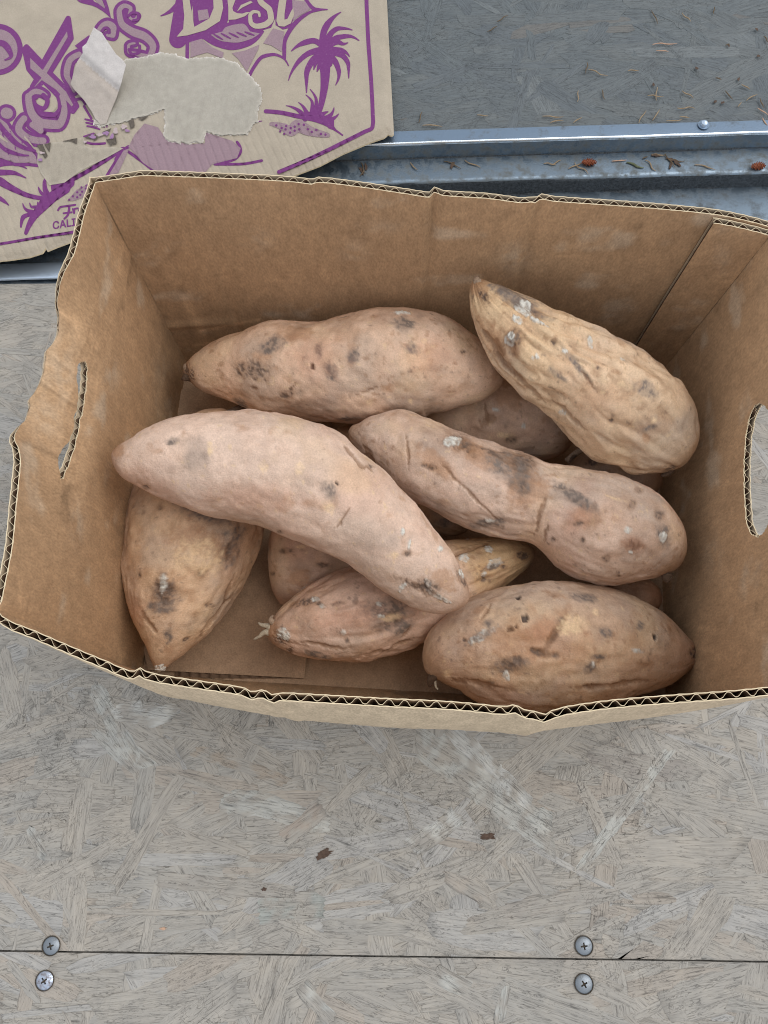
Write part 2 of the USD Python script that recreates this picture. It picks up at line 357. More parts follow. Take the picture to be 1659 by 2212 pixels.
dk = [(lin(87, 93, 95), .4), (lin(90, 95, 96), .34), (lin(85, 91, 94), .2), (lin(99, 104, 105), .03), (lin(95, 94, 91), .03)]  # slight blue in the tint paints the sky reflected at a grazing angle
strand_board(deck, X0, X1, float(ORG[1])+.0115, float(ORG[1])+.52, .0285, .012, M_OSB_DARK, 2000, 11, dk, relief=.00025, dirt=.35, singles=80, hide=lambda c: c[0] < -.02)
def tol(p):
    c, sn = math.cos(YAW), math.sin(YAW); d = p[:2]-ORG[:2]; return np.array([c*d[0]+sn*d[1], -sn*d[0]+c*d[1]])
def z_at(v, y):                                          # height at which the bearing (1000, v) stands over the line y of the ledge
    lo_, hi_ = -.05, .05
    for _ in range(50):
        mid = (lo_+hi_)/2
        lo_, hi_ = (mid, hi_) if tol(P(1000, v, mid))[1] > y else (lo_, mid)
    return mid
zr = z_at(337.5, 0.0); y_back = float(tol(P(1000, 279, .0300))[1]); y_r = float(tol(P(1000, 384, zr))[1]); y_f = y_r-.0055; z_f = z_at(424, y_f)
sill = thing('metal_sill', 'bluish galvanised metal sill edging the dark upper board', 'metal sill')
obj('sill_plate', profile_strip([(y_back+.010, .0266), (y_back+.001, .0268), (y_back, .0298), (y_back*.5, .0302), (.0013, .0303)], X0, X1, 260, .0003, 1), M_SILL, sill)
obj('edge_highlight', profile_strip(arc((.0014, .0290), .0014, 84, 180, 9), X0, X1, 420, .00035, 1), M_CREST, sill)  # bright strip painted where the rounded edge catches the sky
obj('riser', profile_strip([(.0000, .0288), (.0003, zr+.006), (.0004, zr+.0012), (.0016, zr-.0015)], X0, X1, 260, .0004, 1), M_LEDGE, sill)
led = thing('metal_ledge', 'ribbed galvanised metal ledge holding dry needles and small cones below the sill', 'metal ledge')
rr = [(.006, zr-.0006), (-.003, zr-.0002), (y_r*.5, zr-.0002), (y_r+.001, zr)]+arc((y_r, zr-.0042), .0042, 88, 150, 7)
obj('ledge_plate', profile_strip(rr, X0, X1, 260, .0006, 2), M_LEDGE, led)
ZLED = zr
obj('ledge_front', profile_strip(arc((y_r, zr-.0042), .0043, 148, 182, 5)+[(y_f+.0012, z_f*.5+zr*.5-.002), (y_f+.001, z_f), (y_f-.010, z_f-.0002), (y_f-.014, z_f-.0012)], X0, X1, 420, .0014, 5), M_NEAR_BLACK, led)
obj('dark_line', profile_strip([(.0012, zr+.0012), (-.0002, zr+.0010), (-.0014, zr+.0001), (-.0018, zr-.0008)], X0, X1, 420, .0006, 6), M_NEAR_BLACK, led)  # thin near-black strip at the foot of the riser
VAL = thing('metal_channel', 'dark wet metal channel at the foot of the ledge', 'metal channel')
obj('channel_plate', profile_strip([(y_f+.004, z_f-.0004), (y_f-.02, -.0033), (-.075, -.0032), (-.118, -.0034)], X0, X1, 120, .0006, 3), M_VALLEY, VAL)
strip = thing('metal_strip', 'bright galvanised strip along the far edge of the grey board', 'metal strip')
ys = float(ledge_frame(np.zeros((1, 3)))[0, 1])
sp0, sp1 = P(0, 603, .003), P(0, 569, .004)
yl0, yl1 = tol(sp0)[1], tol(sp1)[1]
obj('strip_plate', profile_strip([(yl1+.001, -.001), (yl1, .0032), (yl1-.004, .0040), (yl0+.002, .0034), (yl0, .0028), (yl0-.0004, .0012)], X0, X1, 120, .0003, 4), M_STRIP, strip)

# screws
def screw(u, v, z, rad, material, label, spin, group='screws in the floor boards'):
    t = thing('screw', label, 'screw', group)
    c = P(u, v, z)
    prof = [(0, rad*.30), (rad*.35, rad*.285), (rad*.65, rad*.22), (rad*.88, rad*.12), (rad, rad*.02), (rad*.99, -rad*.1), (0, -rad*.1)]
    head = trimesh.creation.revolve(prof[::-1], sections=40)
    import manifold3d as m3
    hm = m3.Manifold(m3.Mesh(np.asarray(head.vertices, np.float32), np.asarray(head.faces, np.uint32)))
    cut = m3.Manifold.cube((rad*.78, rad*.17, rad), True)+m3.Manifold.cube((rad*.17, rad*.78, rad), True)+m3.Manifold.cylinder(rad, rad*.17, rad*.17, 16, True)
    if hm.volume() > 0:
        hm = hm-cut.rotate((0, 0, spin)).translate((0, 0, rad*.55))
    obj('head', hm.translate(tuple(map(float, c))), material, t, smooth=35)
    q_ = trimesh.creation.annulus(rad*1.0, rad*1.07, .0006, sections=40); q_.apply_translation(c+[0, 0, .0005])
    obj('hole_rim', q_, M_RECESS, t, smooth=False)
    f = m3.Manifold.cube((rad*.76, rad*.15, rad*.04), True)+m3.Manifold.cube((rad*.15, rad*.76, rad*.04), True)
    obj('cross_recess', f.rotate((0, 0, spin)).translate((float(c[0]), float(c[1]), float(c[2])+rad*.085)), M_RECESS, t, smooth=False)
    return t
screw(111, 2043, .0002, .0062, M_SCREW, 'clean grey cross-head screw just above the board seam at left', 20)
screw(97, 2118, -.0001, .0063, M_SCREW_WORN, 'peeling shiny cross-head screw below the board seam at left', 38)
screw(1261, 2043, .0002, .0062, M_SCREW, 'grey cross-head screw just above the board seam at right', 8)
screw(1261, 2125, -.0001, .0063, M_SCREW, 'grey cross-head screw below the board seam at right', 30)
t = thing('sill_bolt', 'small shiny domed bolt on the upper edge of the metal sill', 'bolt')
c = P(1521, 268, .032)
q = trimesh.creation.revolve([(0, .0034), (.0016, .0031), (.0029, .002), (.0036, 0), (.0036, -.003), (0, -.003)][::-1], sections=24); q.apply_translation(c)
obj('dome_head', q, M_STRIP, t)
q = trimesh.creation.annulus(.0036, .0052, .0008, sections=28); q.apply_translation(c+[0, 0, -.0010])
obj('washer', q, M_SILL, t)

# ------------------------------------------------------------------ the open box
TH, LT, PITCH = .0043, .0005, .0079
BL, BR = np.array([-.192, .329, .0014]), np.array([.2200, .316, .0014])
FL, FR = np.array([-.2035, .057, .0014]), np.array([.2005, .036, .0014])
TBL, TBR = P(205, 396, .229), P(1664, 492, .214)
TFL, TFR = P(-4, 1318, .226), P(1730, 1474, .226)
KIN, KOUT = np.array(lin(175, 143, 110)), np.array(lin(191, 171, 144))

def px(points, z0, z1):
    p = np.array(points, float); z = np.interp(p[:, 0] if abs(p[-1, 0]-p[0, 0]) > abs(p[-1, 1]-p[0, 1]) else p[:, 1], *zip(*sorted([((p[0, 0] if abs(p[-1, 0]-p[0, 0]) > abs(p[-1, 1]-p[0, 1]) else p[0, 1]), z0), ((p[-1, 0] if abs(p[-1, 0]-p[0, 0]) > abs(p[-1, 1]-p[0, 1]) else p[-1, 1]), z1)])))
    return P(p[:, 0], p[:, 1], z)

class Wall:
    curl = None
    def __init__(s, A, B, top, bulge, bend=None, wrinkle=None):
        s.A, s.B = A, B; d = (B-A)[:2]; s.L = np.hypot(*d); s.e = np.array([*(d/s.L), 0]); s.n = np.array([s.e[1], -s.e[0], 0])
        s.n *= np.sign(s.n@np.array([*((A+B)[:2]/2-np.array([.008, .18])), 0]))
        q = top-A; s.ts, s.off, s.z = q@s.e, q@s.n, top[:, 2]
        o = np.argsort(s.ts); s.ts, s.off, s.z = s.ts[o], s.off[o], s.z[o]
        s.fo, s.fz = PchipInterpolator(s.ts, s.off), PchipInterpolator(s.ts, s.z)
        s.bulge, s.bend, s.wrinkle = bulge, bend, wrinkle
    def __call__(s, S, T, d=0):
        """S: 0..1 along, T: 0..1 up, d: distance outward from the inner face."""
        x = s.ts[0]*(T)+S*(s.L*(1-T)+(s.ts[-1]-s.ts[0])*T)
        xt = np.clip(s.ts[0]+S*(s.ts[-1]-s.ts[0]), s.ts[0], s.ts[-1])
        off, zt = s.fo(xt), s.fz(xt)
        o = off*T if s.bend is None else s.bend(S, T, off)
        o = o+s.bulge(S, T)+.00014*np.sin(S*s.L*2*np.pi/.0079)+.0016*(fbm(np.stack([S*6, T*3, 0*S], -1)+s.L*90, 3)-.5)
        if s.wrinkle is not None:
            o = o+s.wrinkle(S, T)
        z = s.A[2]+(zt-s.A[2])*T
        dn = dz = 0*S
        dn = dn+d
        if s.curl is not None:
            k = s.curl(S)*np.clip((T-.84)/.16, 0, 1); o = o+.010*np.sin(k*1.5)-.003*k; z = z-.030*k*k*k; dn, dz = d*np.cos(1.25*k), -d*np.sin(1.25*k)
        return s.A+x[..., None]*s.e+(o+dn)[..., None]*s.n+(z+dz-s.A[2])[..., None]*np.array([0, 0, 1.0])

def build_wall(root, name, wall, slot_px=None, s0=0.0, s1=1.0, t1=1.0, shift=0.0, ext=True, scuff_and_lit=(), seed=0, torn=0.0, flat_top=None, label=None, creases=()):
    slot = None
    if slot_px is not None:
        S, T = np.meshgrid(np.linspace(0, 1, 160), np.linspace(0, 1, 120), indexing='ij')
        uv, _ = proj(wall(S, T)); uv = uv.reshape(-1, 2)
        from scipy.interpolate import griddata
        st = griddata(uv, np.stack([S.ravel(), T.ravel()], 1), np.array(slot_px, float))
        slot = Polygon(st).buffer(0)
    def axes(n, lo, hi, a, b, fine):
        x = np.linspace(lo, hi, n)
        return x if slot is None else np.unique(np.concatenate([x[(x < a) | (x > b)], np.linspace(a, b, fine)]))
    ex = TH/wall.L if ext else 0
    parts = {}
    nS = int((s1-s0)*wall.L/.0027)+2
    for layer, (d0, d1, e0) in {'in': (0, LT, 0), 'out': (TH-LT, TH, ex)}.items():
        sb = slot.bounds if slot is not None else (0, 0, 0, 0)
        Sx = axes(nS, s0-e0, s1+e0, sb[0]-.01, sb[2]+.01, 110); Tx = axes(84, 0, t1, sb[1]-.01, sb[3]+.01, 70)
        S, T = np.meshgrid(Sx, Tx, indexing='ij')
        jag = 0
        if torn:
            jag = torn*(fbm(np.stack([S*60, 0*S, 0*S+seed], -1), 4)-.5)*smoothstep(.9, 1, T/t1)
        V0, V1 = wall(S, T+jag, d0+shift), wall(S, T+jag, d1+shift)
        keep = None
        if slot is not None:
            cs, ct = (Sx[:-1]+Sx[1:])/2, (Tx[:-1]+Tx[1:])/2; CS, CT = np.meshgrid(cs, ct, indexing='ij')
            keep = ~shapely.contains_xy(slot, CS, CT)
        Fc = gridfaces(len(Sx), len(Tx), keep)
        V0, V1 = V0.reshape(-1, 3), V1.reshape(-1, 3)
        N = vnormals(V0, Fc)
        if (N@wall.n).mean() < 0:
            Fc = Fc[:, ::-1]
        mn, rim = solid(V0, V1, Fc)
        q = np.vstack([V0, V1])
        f = fbm(q*[25, 25, 14]+seed*7, 4, seed); g = fbm(q*[90, 90, 30]+seed*3, 3, seed+9)
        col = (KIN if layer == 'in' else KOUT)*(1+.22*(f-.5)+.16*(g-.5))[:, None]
        uv, _ = proj(q)
        if layer == 'in':
            sc = smoothstep(.60, .76, fbm(q*[38, 38, 38]+seed*11, 4, seed+4))
            for (cu, cv, ra, rb, k) in scuff_and_lit:
                dd = ((uv[:, 0]-cu)/ra)**2+((uv[:, 1]-cv)/rb)**2
                sc = np.maximum(sc, k*np.exp(-dd*1.2)*smoothstep(.3, .6, fbm(q*160+seed, 3, 2)))
            col = col*(1-.62*sc[:, None])+.62*sc[:, None]*np.array(lin(192, 172, 148))
            dk_ = smoothstep(.64, .74, fbm(q*[60, 60, 45]+seed*5, 4, seed+6))*smoothstep(.5, .7, fbm(q*18+seed, 2, seed+2))
            col = col*(1-.30*dk_[:, None])
            rs = np.random.default_rng(seed+70); bb = uv.min(0), uv.max(0); rub = []
            for _ in range(34):
                a_ = rs.uniform(bb[0], bb[1]); l_ = rs.uniform(15, 70); t_ = rs.normal(0, .25) if name != 'left_panel' else rs.normal(1.4, .3)
                rub.append(([tuple(a_), (a_[0]+l_*math.cos(t_), a_[1]+l_*math.sin(t_))], rs.uniform(2.5, 5), rs.choice([.16, .12, -.14])))
            for (pts, wd, k) in list(creases)+rub:
                ln = LineString(pts); dd = shapely.distance(shapely.points(uv), ln)
                col = col*(1+k*np.exp(-(dd/wd)**2))[:, None]
        parts[layer] = (mn, rim, np.clip(col, .01, .9))
    # fluting between the liners
    nF = int((s1-s0)*wall.L/.0010)+2
    Sx = np.linspace(s0, s1, nF); Tx = np.unique(np.concatenate([np.linspace(0, t1, 26)] + ([] if slot is None else [np.linspace(slot.bounds[1]-.01, slot.bounds[3]+.01, 46)])))
    S, T = np.meshgrid(Sx, Tx, indexing='ij')
    xs = S*wall.L; ph = xs/PITCH+.25*(fbm(np.stack([xs*20, 0*xs, 0*xs+seed], -1), 2)-.5)
    tri = np.clip(.5+.62*np.sin(2*np.pi*ph), 0.0, 1.0)*(.93+.07*np.sin(ph*1.7))
    D = LT+.0001+(TH-2*LT-.0006)*tri
    keep = None
    if slot is not None:
        CS, CT = np.meshgrid((Sx[:-1]+Sx[1:])/2, (Tx[:-1]+Tx[1:])/2, indexing='ij'); keep = ~shapely.contains_xy(slot, CS, CT)
    Fc = gridfaces(nF, len(Tx), keep); V0, V1 = wall(S, T*.9985, D+shift).reshape(-1, 3), wall(S, T*.9985, D+.00036+shift).reshape(-1, 3)
    if (vnormals(V0, Fc)@wall.n).mean() < 0:
        Fc = Fc[:, ::-1]
    fm, frim = solid(V0, V1, Fc)
    V, Fq = cat([parts['in'][0], parts['out'][0]])
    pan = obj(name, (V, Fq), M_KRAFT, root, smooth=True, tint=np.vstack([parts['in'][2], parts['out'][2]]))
    if label:
        tag(pan, label)
    obj('corrugation', fm, M_FLUTE, pan, smooth=True)
    ev, ef = cat([parts['in'][1], parts['out'][1], frim])
    en = np.cross(ev[ef[:, 1]]-ev[ef[:, 0]], ev[ef[:, 2]]-ev[ef[:, 0]]); up_e = np.abs(en[:, 2]) > .6*np.linalg.norm(en, axis=1)
    if name == 'joint_flap':
        obj('shaded_cut_side', (ev, ef[~up_e]), M_FLUTE, pan, smooth=False); ef = ef[up_e]  # side of the lap coloured dark to paint its shadow line
    obj('cut_edge', (ev, ef), M_EDGE, pan, smooth=False)
    return pan

carton = thing('cardboard_box', 'open brown corrugated cardboard box holding the yams', 'cardboard box')
back_top = px([(205, 396), (251, 389), (320, 380), (427, 384), (533, 388), (640, 394), (672, 398), (688, 394), (774, 404), (881, 421), (928, 428), (940, 419), (955, 424), (1041, 429), (1130, 440), (1156, 442), (1169, 431), (1195, 436), (1308, 443), (1441, 453), (1542, 464), (1628, 482), (1664, 492)], .229, .214)
def lcrease(S, s0, w): return np.exp(-((S-s0)/w)**2)
wb = Wall(BL, BR, back_top, lambda S, T: .006*np.sin(np.pi*S)*4*T*(1-T)*.6,
          wrinkle=lambda S, T: .0010*(lcrease(S, .505+.0*T, .006)*smoothstep(.45, 1, T))+.0014*lcrease(S, .648-.02*(1-T), .007)*smoothstep(.3, 1, T)
          + .0012*lcrease(S, .13+.02*T, .008)*(1-T)-.0016*np.exp(-((T-.28-.1*S)/.02)**2)*smoothstep(.2, .05, S))
build_wall(carton, 'back_panel', wb, scuff_and_lit=[(1110, 560, 30, 35, .9), (765, 545, 30, 25, .6), (1320, 685, 30, 16, 1), (820, 490, 50, 14, .5), (560, 520, 30, 25, .5), (1000, 420, 60, 10, .4)], seed=1,
           creases=[([(940, 425), (932, 540)], 5, -.10), ([(1163, 440), (1130, 600)], 7, -.12), ([(395, 640), (440, 720)], 6, .22), ([(250, 400), (330, 560), (420, 740)], 9, -.10), ([(430, 716), (560, 690)], 3, .45), ([(420, 745), (470, 740)], 3, .4)])
# glued lap of the box's joint, inside the back wall
wl = Wall(BL, BR, back_top, wb.bulge, wrinkle=wb.wrinkle)
build_wall(carton, 'joint_flap', wl, s0=.918, s1=.999, t1=.995, shift=-TH-.0012, ext=False, seed=2, scuff_and_lit=[(1560, 560, 20, 30, .6)], label='narrow glued lap down the right end of the back wall')

left_top = np.vstack([px([(205, 396), (182, 470), (160, 553), (145, 603), (128, 650)], .229, .228),
                      P([110, 80, 56, 50, 46, 42], [684, 743, 833, 903, 968, 1020], [.227, .223, .220, .220, .222, .225]),
                      px([(36, 1090), (22, 1215), (8, 1285), (-4, 1318)], .226, .226)])
def lbend(S, T, off):
    basel = (1-S)*lo1+S*lo0
    ex = off-basel; return basel*T+ex*smoothstep(.70, 1.0, T)**.8*1.0
lo0 = lo1 = 0.0
wlft = Wall(FL, BL, left_top, lambda S, T: 0*S, bend=lbend)
lo1, lo0 = wlft.off[0], wlft.off[-1]
ridge = lambda S, s0, w, T: np.exp(-((S-s0)/w)**2)*smoothstep(.66, .98, T)
wlft.wrinkle = lambda S, T: .0016*ridge(S, .37, .016, T)-.0012*ridge(S, .43, .03, T)+.0024*ridge(S, .50, .014, T)-.0014*ridge(S, .56, .03, T)+.0020*ridge(S, .62, .016, T)+.0012*(fbm(np.stack([S*40, T*30, 0*S], -1), 3, 5)-.5)*smoothstep(.25, .35, S)*smoothstep(.85, .7, S)*smoothstep(.5, .8, T)
wlft.curl = lambda S: smoothstep(.30, .50, S)*smoothstep(.82, .64, S)*(.9+.2*fbm(np.stack([S*14, 0*S, 0*S], -1), 2, 9))
lslot = [(172, 783), (185, 781), (190, 798), (188, 823), (184, 853), (178, 898), (170, 933), (160, 973), (150, 1003), (138, 1033), (131, 1035), (126, 1005), (126, 986), (135, 968), (150, 953), (160, 923), (167, 878), (169, 848), (165, 813), (167, 793)]
build_wall(carton, 'left_panel', wlft, slot_px=lslot, seed=3, torn=.0015, scuff_and_lit=[(240, 810, 20, 28, 1), (168, 1130, 14, 40, 1), (190, 930, 10, 12, .8), (130, 800, 40, 90, .7), (100, 900, 35, 60, .6), (350, 800, 20, 40, .5)], label='left wall with a crumpled, folded-out hand hole',  # wide entries over the handle strip paint the light on its up-facing side
           creases=[([(60, 810), (165, 880)], 5, -.22), ([(80, 745), (165, 815)], 4, -.16), ([(52, 955), (120, 985), (135, 1000)], 5, -.22), ([(120, 668), (150, 690)], 4, .25), ([(62, 800), (160, 872)], 3, .2), ([(160, 1060), (172, 1090)], 3, .3), ([(210, 400), (300, 560), (400, 780)], 10, -.18)])

front_top = px([(-4, 1318), (6, 1330), (75, 1362), (150, 1395), (225, 1425), (290, 1448), (303, 1441), (318, 1449), (370, 1460), (500, 1479), (575, 1490), (592, 1500), (606, 1494), (829, 1507), (979, 1514), (1079, 1524), (1165, 1538), (1179, 1542), (1192, 1534), (1279, 1517), (1429, 1502), (1579, 1490), (1659, 1482), (1730, 1474)], .226, .226)
wf = Wall(FL, FR, front_top, lambda S, T: .0205*np.clip(np.sin(np.pi*np.clip(S, 0, 1)), 0, 1)**.7*4*T*(1-T)*.80,
          wrinkle=lambda S, T: .0016*lcrease(S, .335, .008)*smoothstep(.5, 1, T)-.0016*lcrease(S, .655, .008)*smoothstep(.5, 1, T))
build_wall(carton, 'front_panel', wf, seed=4)
right_top = np.vstack([TBR[None], P([1712, 1745, 1750], [700, 950, 1220], [.217, .222, .225]), TFR[None]])
wr = Wall(FR, BR, right_top, lambda S, T: 0*S)
rslot = [(1640, 871), (1652, 876), (1668, 900), (1676, 960), (1678, 1050), (1668, 1110), (1650, 1150), (1637, 1161), (1622, 1154), (1612, 1130), (1607, 1060), (1606, 1000), (1610, 940), (1620, 895), (1630, 876)]
build_wall(carton, 'right_panel', wr, slot_px=rslot, seed=6, torn=.002, scuff_and_lit=[(1540, 1200, 20, 50, .5), (1520, 960, 10, 8, .7)], label='right wall with an open oval hand hole')

def floor_sheet(name, corners, z0, z1, seed, label=None):
    poly = Polygon(corners); pts, t = patch_points(poly, .006)
    z = .0006*(fbm(np.c_[pts*30, 0*pts[:, 0]]+seed, 3)-.5)
    V1 = np.c_[pts, z1+z]; V0 = np.c_[pts, z1-LT+z]; U1 = np.c_[pts, z0+LT+z]; U0 = np.c_[pts, z0+z]
    a, ra = solid(V0, V1, t); b, rb = solid(U0, U1, t)
    V, Fq = cat([a, b]); f = fbm(V*[30, 30, 30]+seed, 4)
    pan = obj(name, (V, Fq), M_KRAFT, carton, smooth=False, tint=np.array(lin(168, 140, 114))*(1+.3*(f-.5))[:, None])
    # flute ends along the sheet's edge
    x0, y0, x1, y1 = poly.bounds; n = int((x1-x0)/.001)
    inner = poly.buffer(-.0006)
    S, T = np.meshgrid(np.linspace(x0, x1, n), np.linspace(y0, y1, 24), indexing='ij')
    D = z0+LT+.0002+(z1-z0-2*LT-.0008)*np.clip(.5+.6*np.sin(2*np.pi*S/PITCH), 0, 1)
    CS, CT = np.meshgrid((S[:-1, 0]+S[1:, 0])/2, (T[0, :-1]+T[0, 1:])/2, indexing='ij')
    Fc = gridfaces(n, 24, shapely.contains_xy(inner, CS, CT))
    fm, fr = solid(np.stack([S, T, D], -1).reshape(-1, 3), np.stack([S, T, D+.0003], -1).reshape(-1, 3), Fc)
    obj('corrugation', fm, M_FLUTE, pan, smooth=True)
    obj('cut_edge', cat([ra, rb, fr]), M_EDGE if label else M_FLUTE, pan, smooth=False)
    if label:
        tag(pan, label)
floor_sheet('bottom_panel', [(-.2045, .0558), (.2015, .0348), (.2211, .3172), (-.193, .3302)], .0016, .0050, 2)
fa, fb = P(657, 1465, .0088), P(712, 918, .0088); fc = P(395, 1450, .0088)
fe = fb+(fb-fa)*.16
floor_sheet('bottom_flap', [tuple(P(320, 1447, .0088)[:2]), tuple(fa[:2]), tuple(fe[:2]), (-.1955, float(fe[1])), (-.2035, .075)], .0052, .0088, 5, 'inner bottom flap along the left with a cut edge')

# ------------------------------------------------------------------ the yams
ST = {
1: ([(398,812,8),(415,806,28),(450,802,52),(520,797,80),(600,797,104),(690,803,107),(770,798,118),(850,790,124),(920,789,114),(985,800,90),(1040,812,60),(1075,818,28),(1088,820,8)], .075, .099),
2: ([(1027,602,6),(1037,624,27),(1065,663,56),(1105,708,77),(1145,749,93),(1220,792,104),(1290,836,118),(1355,890,124),(1408,935,106),(1445,968,76),(1466,992,44),(1476,1004,10)], .156, .100),
3: ([(243,978,6),(254,982,24),(295,992,55),(385,994,94),(475,1002,114),(580,1013,125),(670,1050,126),(745,1092,114),(810,1140,101),(870,1196,90),(927,1247,76),(968,1277,55),(998,1291,30),(1012,1297,8)], .151, .114),
4: ([(757,925,8),(772,934,26),(800,942,48),(850,956,72),(935,1003,90),(1020,1040,97),(1115,1072,94),(1160,1084,89),(1205,1098,99),(1290,1135,124),(1370,1164,112),(1420,1193,84),(1448,1217,48),(1460,1230,12)], .100, .090),
5: ([(345,1450,8),(349,1427,24),(358,1397,48),(370,1350,85),(383,1295,112),(401,1215,139),(416,1132,146),(440,1040,130),(462,960,90),(478,910,50),(486,888,14)], .061, .062),
6: ([(612,1307,8),(622,1285,40),(650,1240,80),(680,1185,98),(705,1130,95),(725,1080,60),(732,1055,12)], .034, .052),
7: ([(573,1362,8),(590,1362,28),(630,1357,58),(700,1343,91),(780,1326,105),(860,1299,106),(940,1264,94),(1020,1231,72),(1090,1207,49),(1137,1196,26),(1154,1190,6)], .066, .047),
8: ([(925,1455,10),(940,1442,45),(978,1420,85),(1045,1405,122),(1130,1397,138),(1220,1393,139),(1300,1395,128),(1370,1400,105),(1430,1408,78),(1475,1412,45),(1500,1414,20),(1507,1415,6)], .078, .062),
10: ([(728,928,6),(745,940,28),(790,975,55),(850,1025,70),(910,1075,65),(965,1115,44),(1000,1138,22),(1010,1145,6)], .043, .027),
11: ([(1243,950,8),(1232,945,36),(1190,930,68),(1130,915,88),(1060,905,95),(990,900,78),(935,898,42),(910,896,10)], .050, .038),
12: ([(1228,1010,8),(1255,1012,35),(1310,1020,58),(1370,1030,62),(1410,1040,44),(1428,1045,10)], .031, .032),
13: ([(1428,1300,8),(1414,1297,32),(1375,1290,46),(1330,1285,42),(1295,1280,10)], .029, .029)}
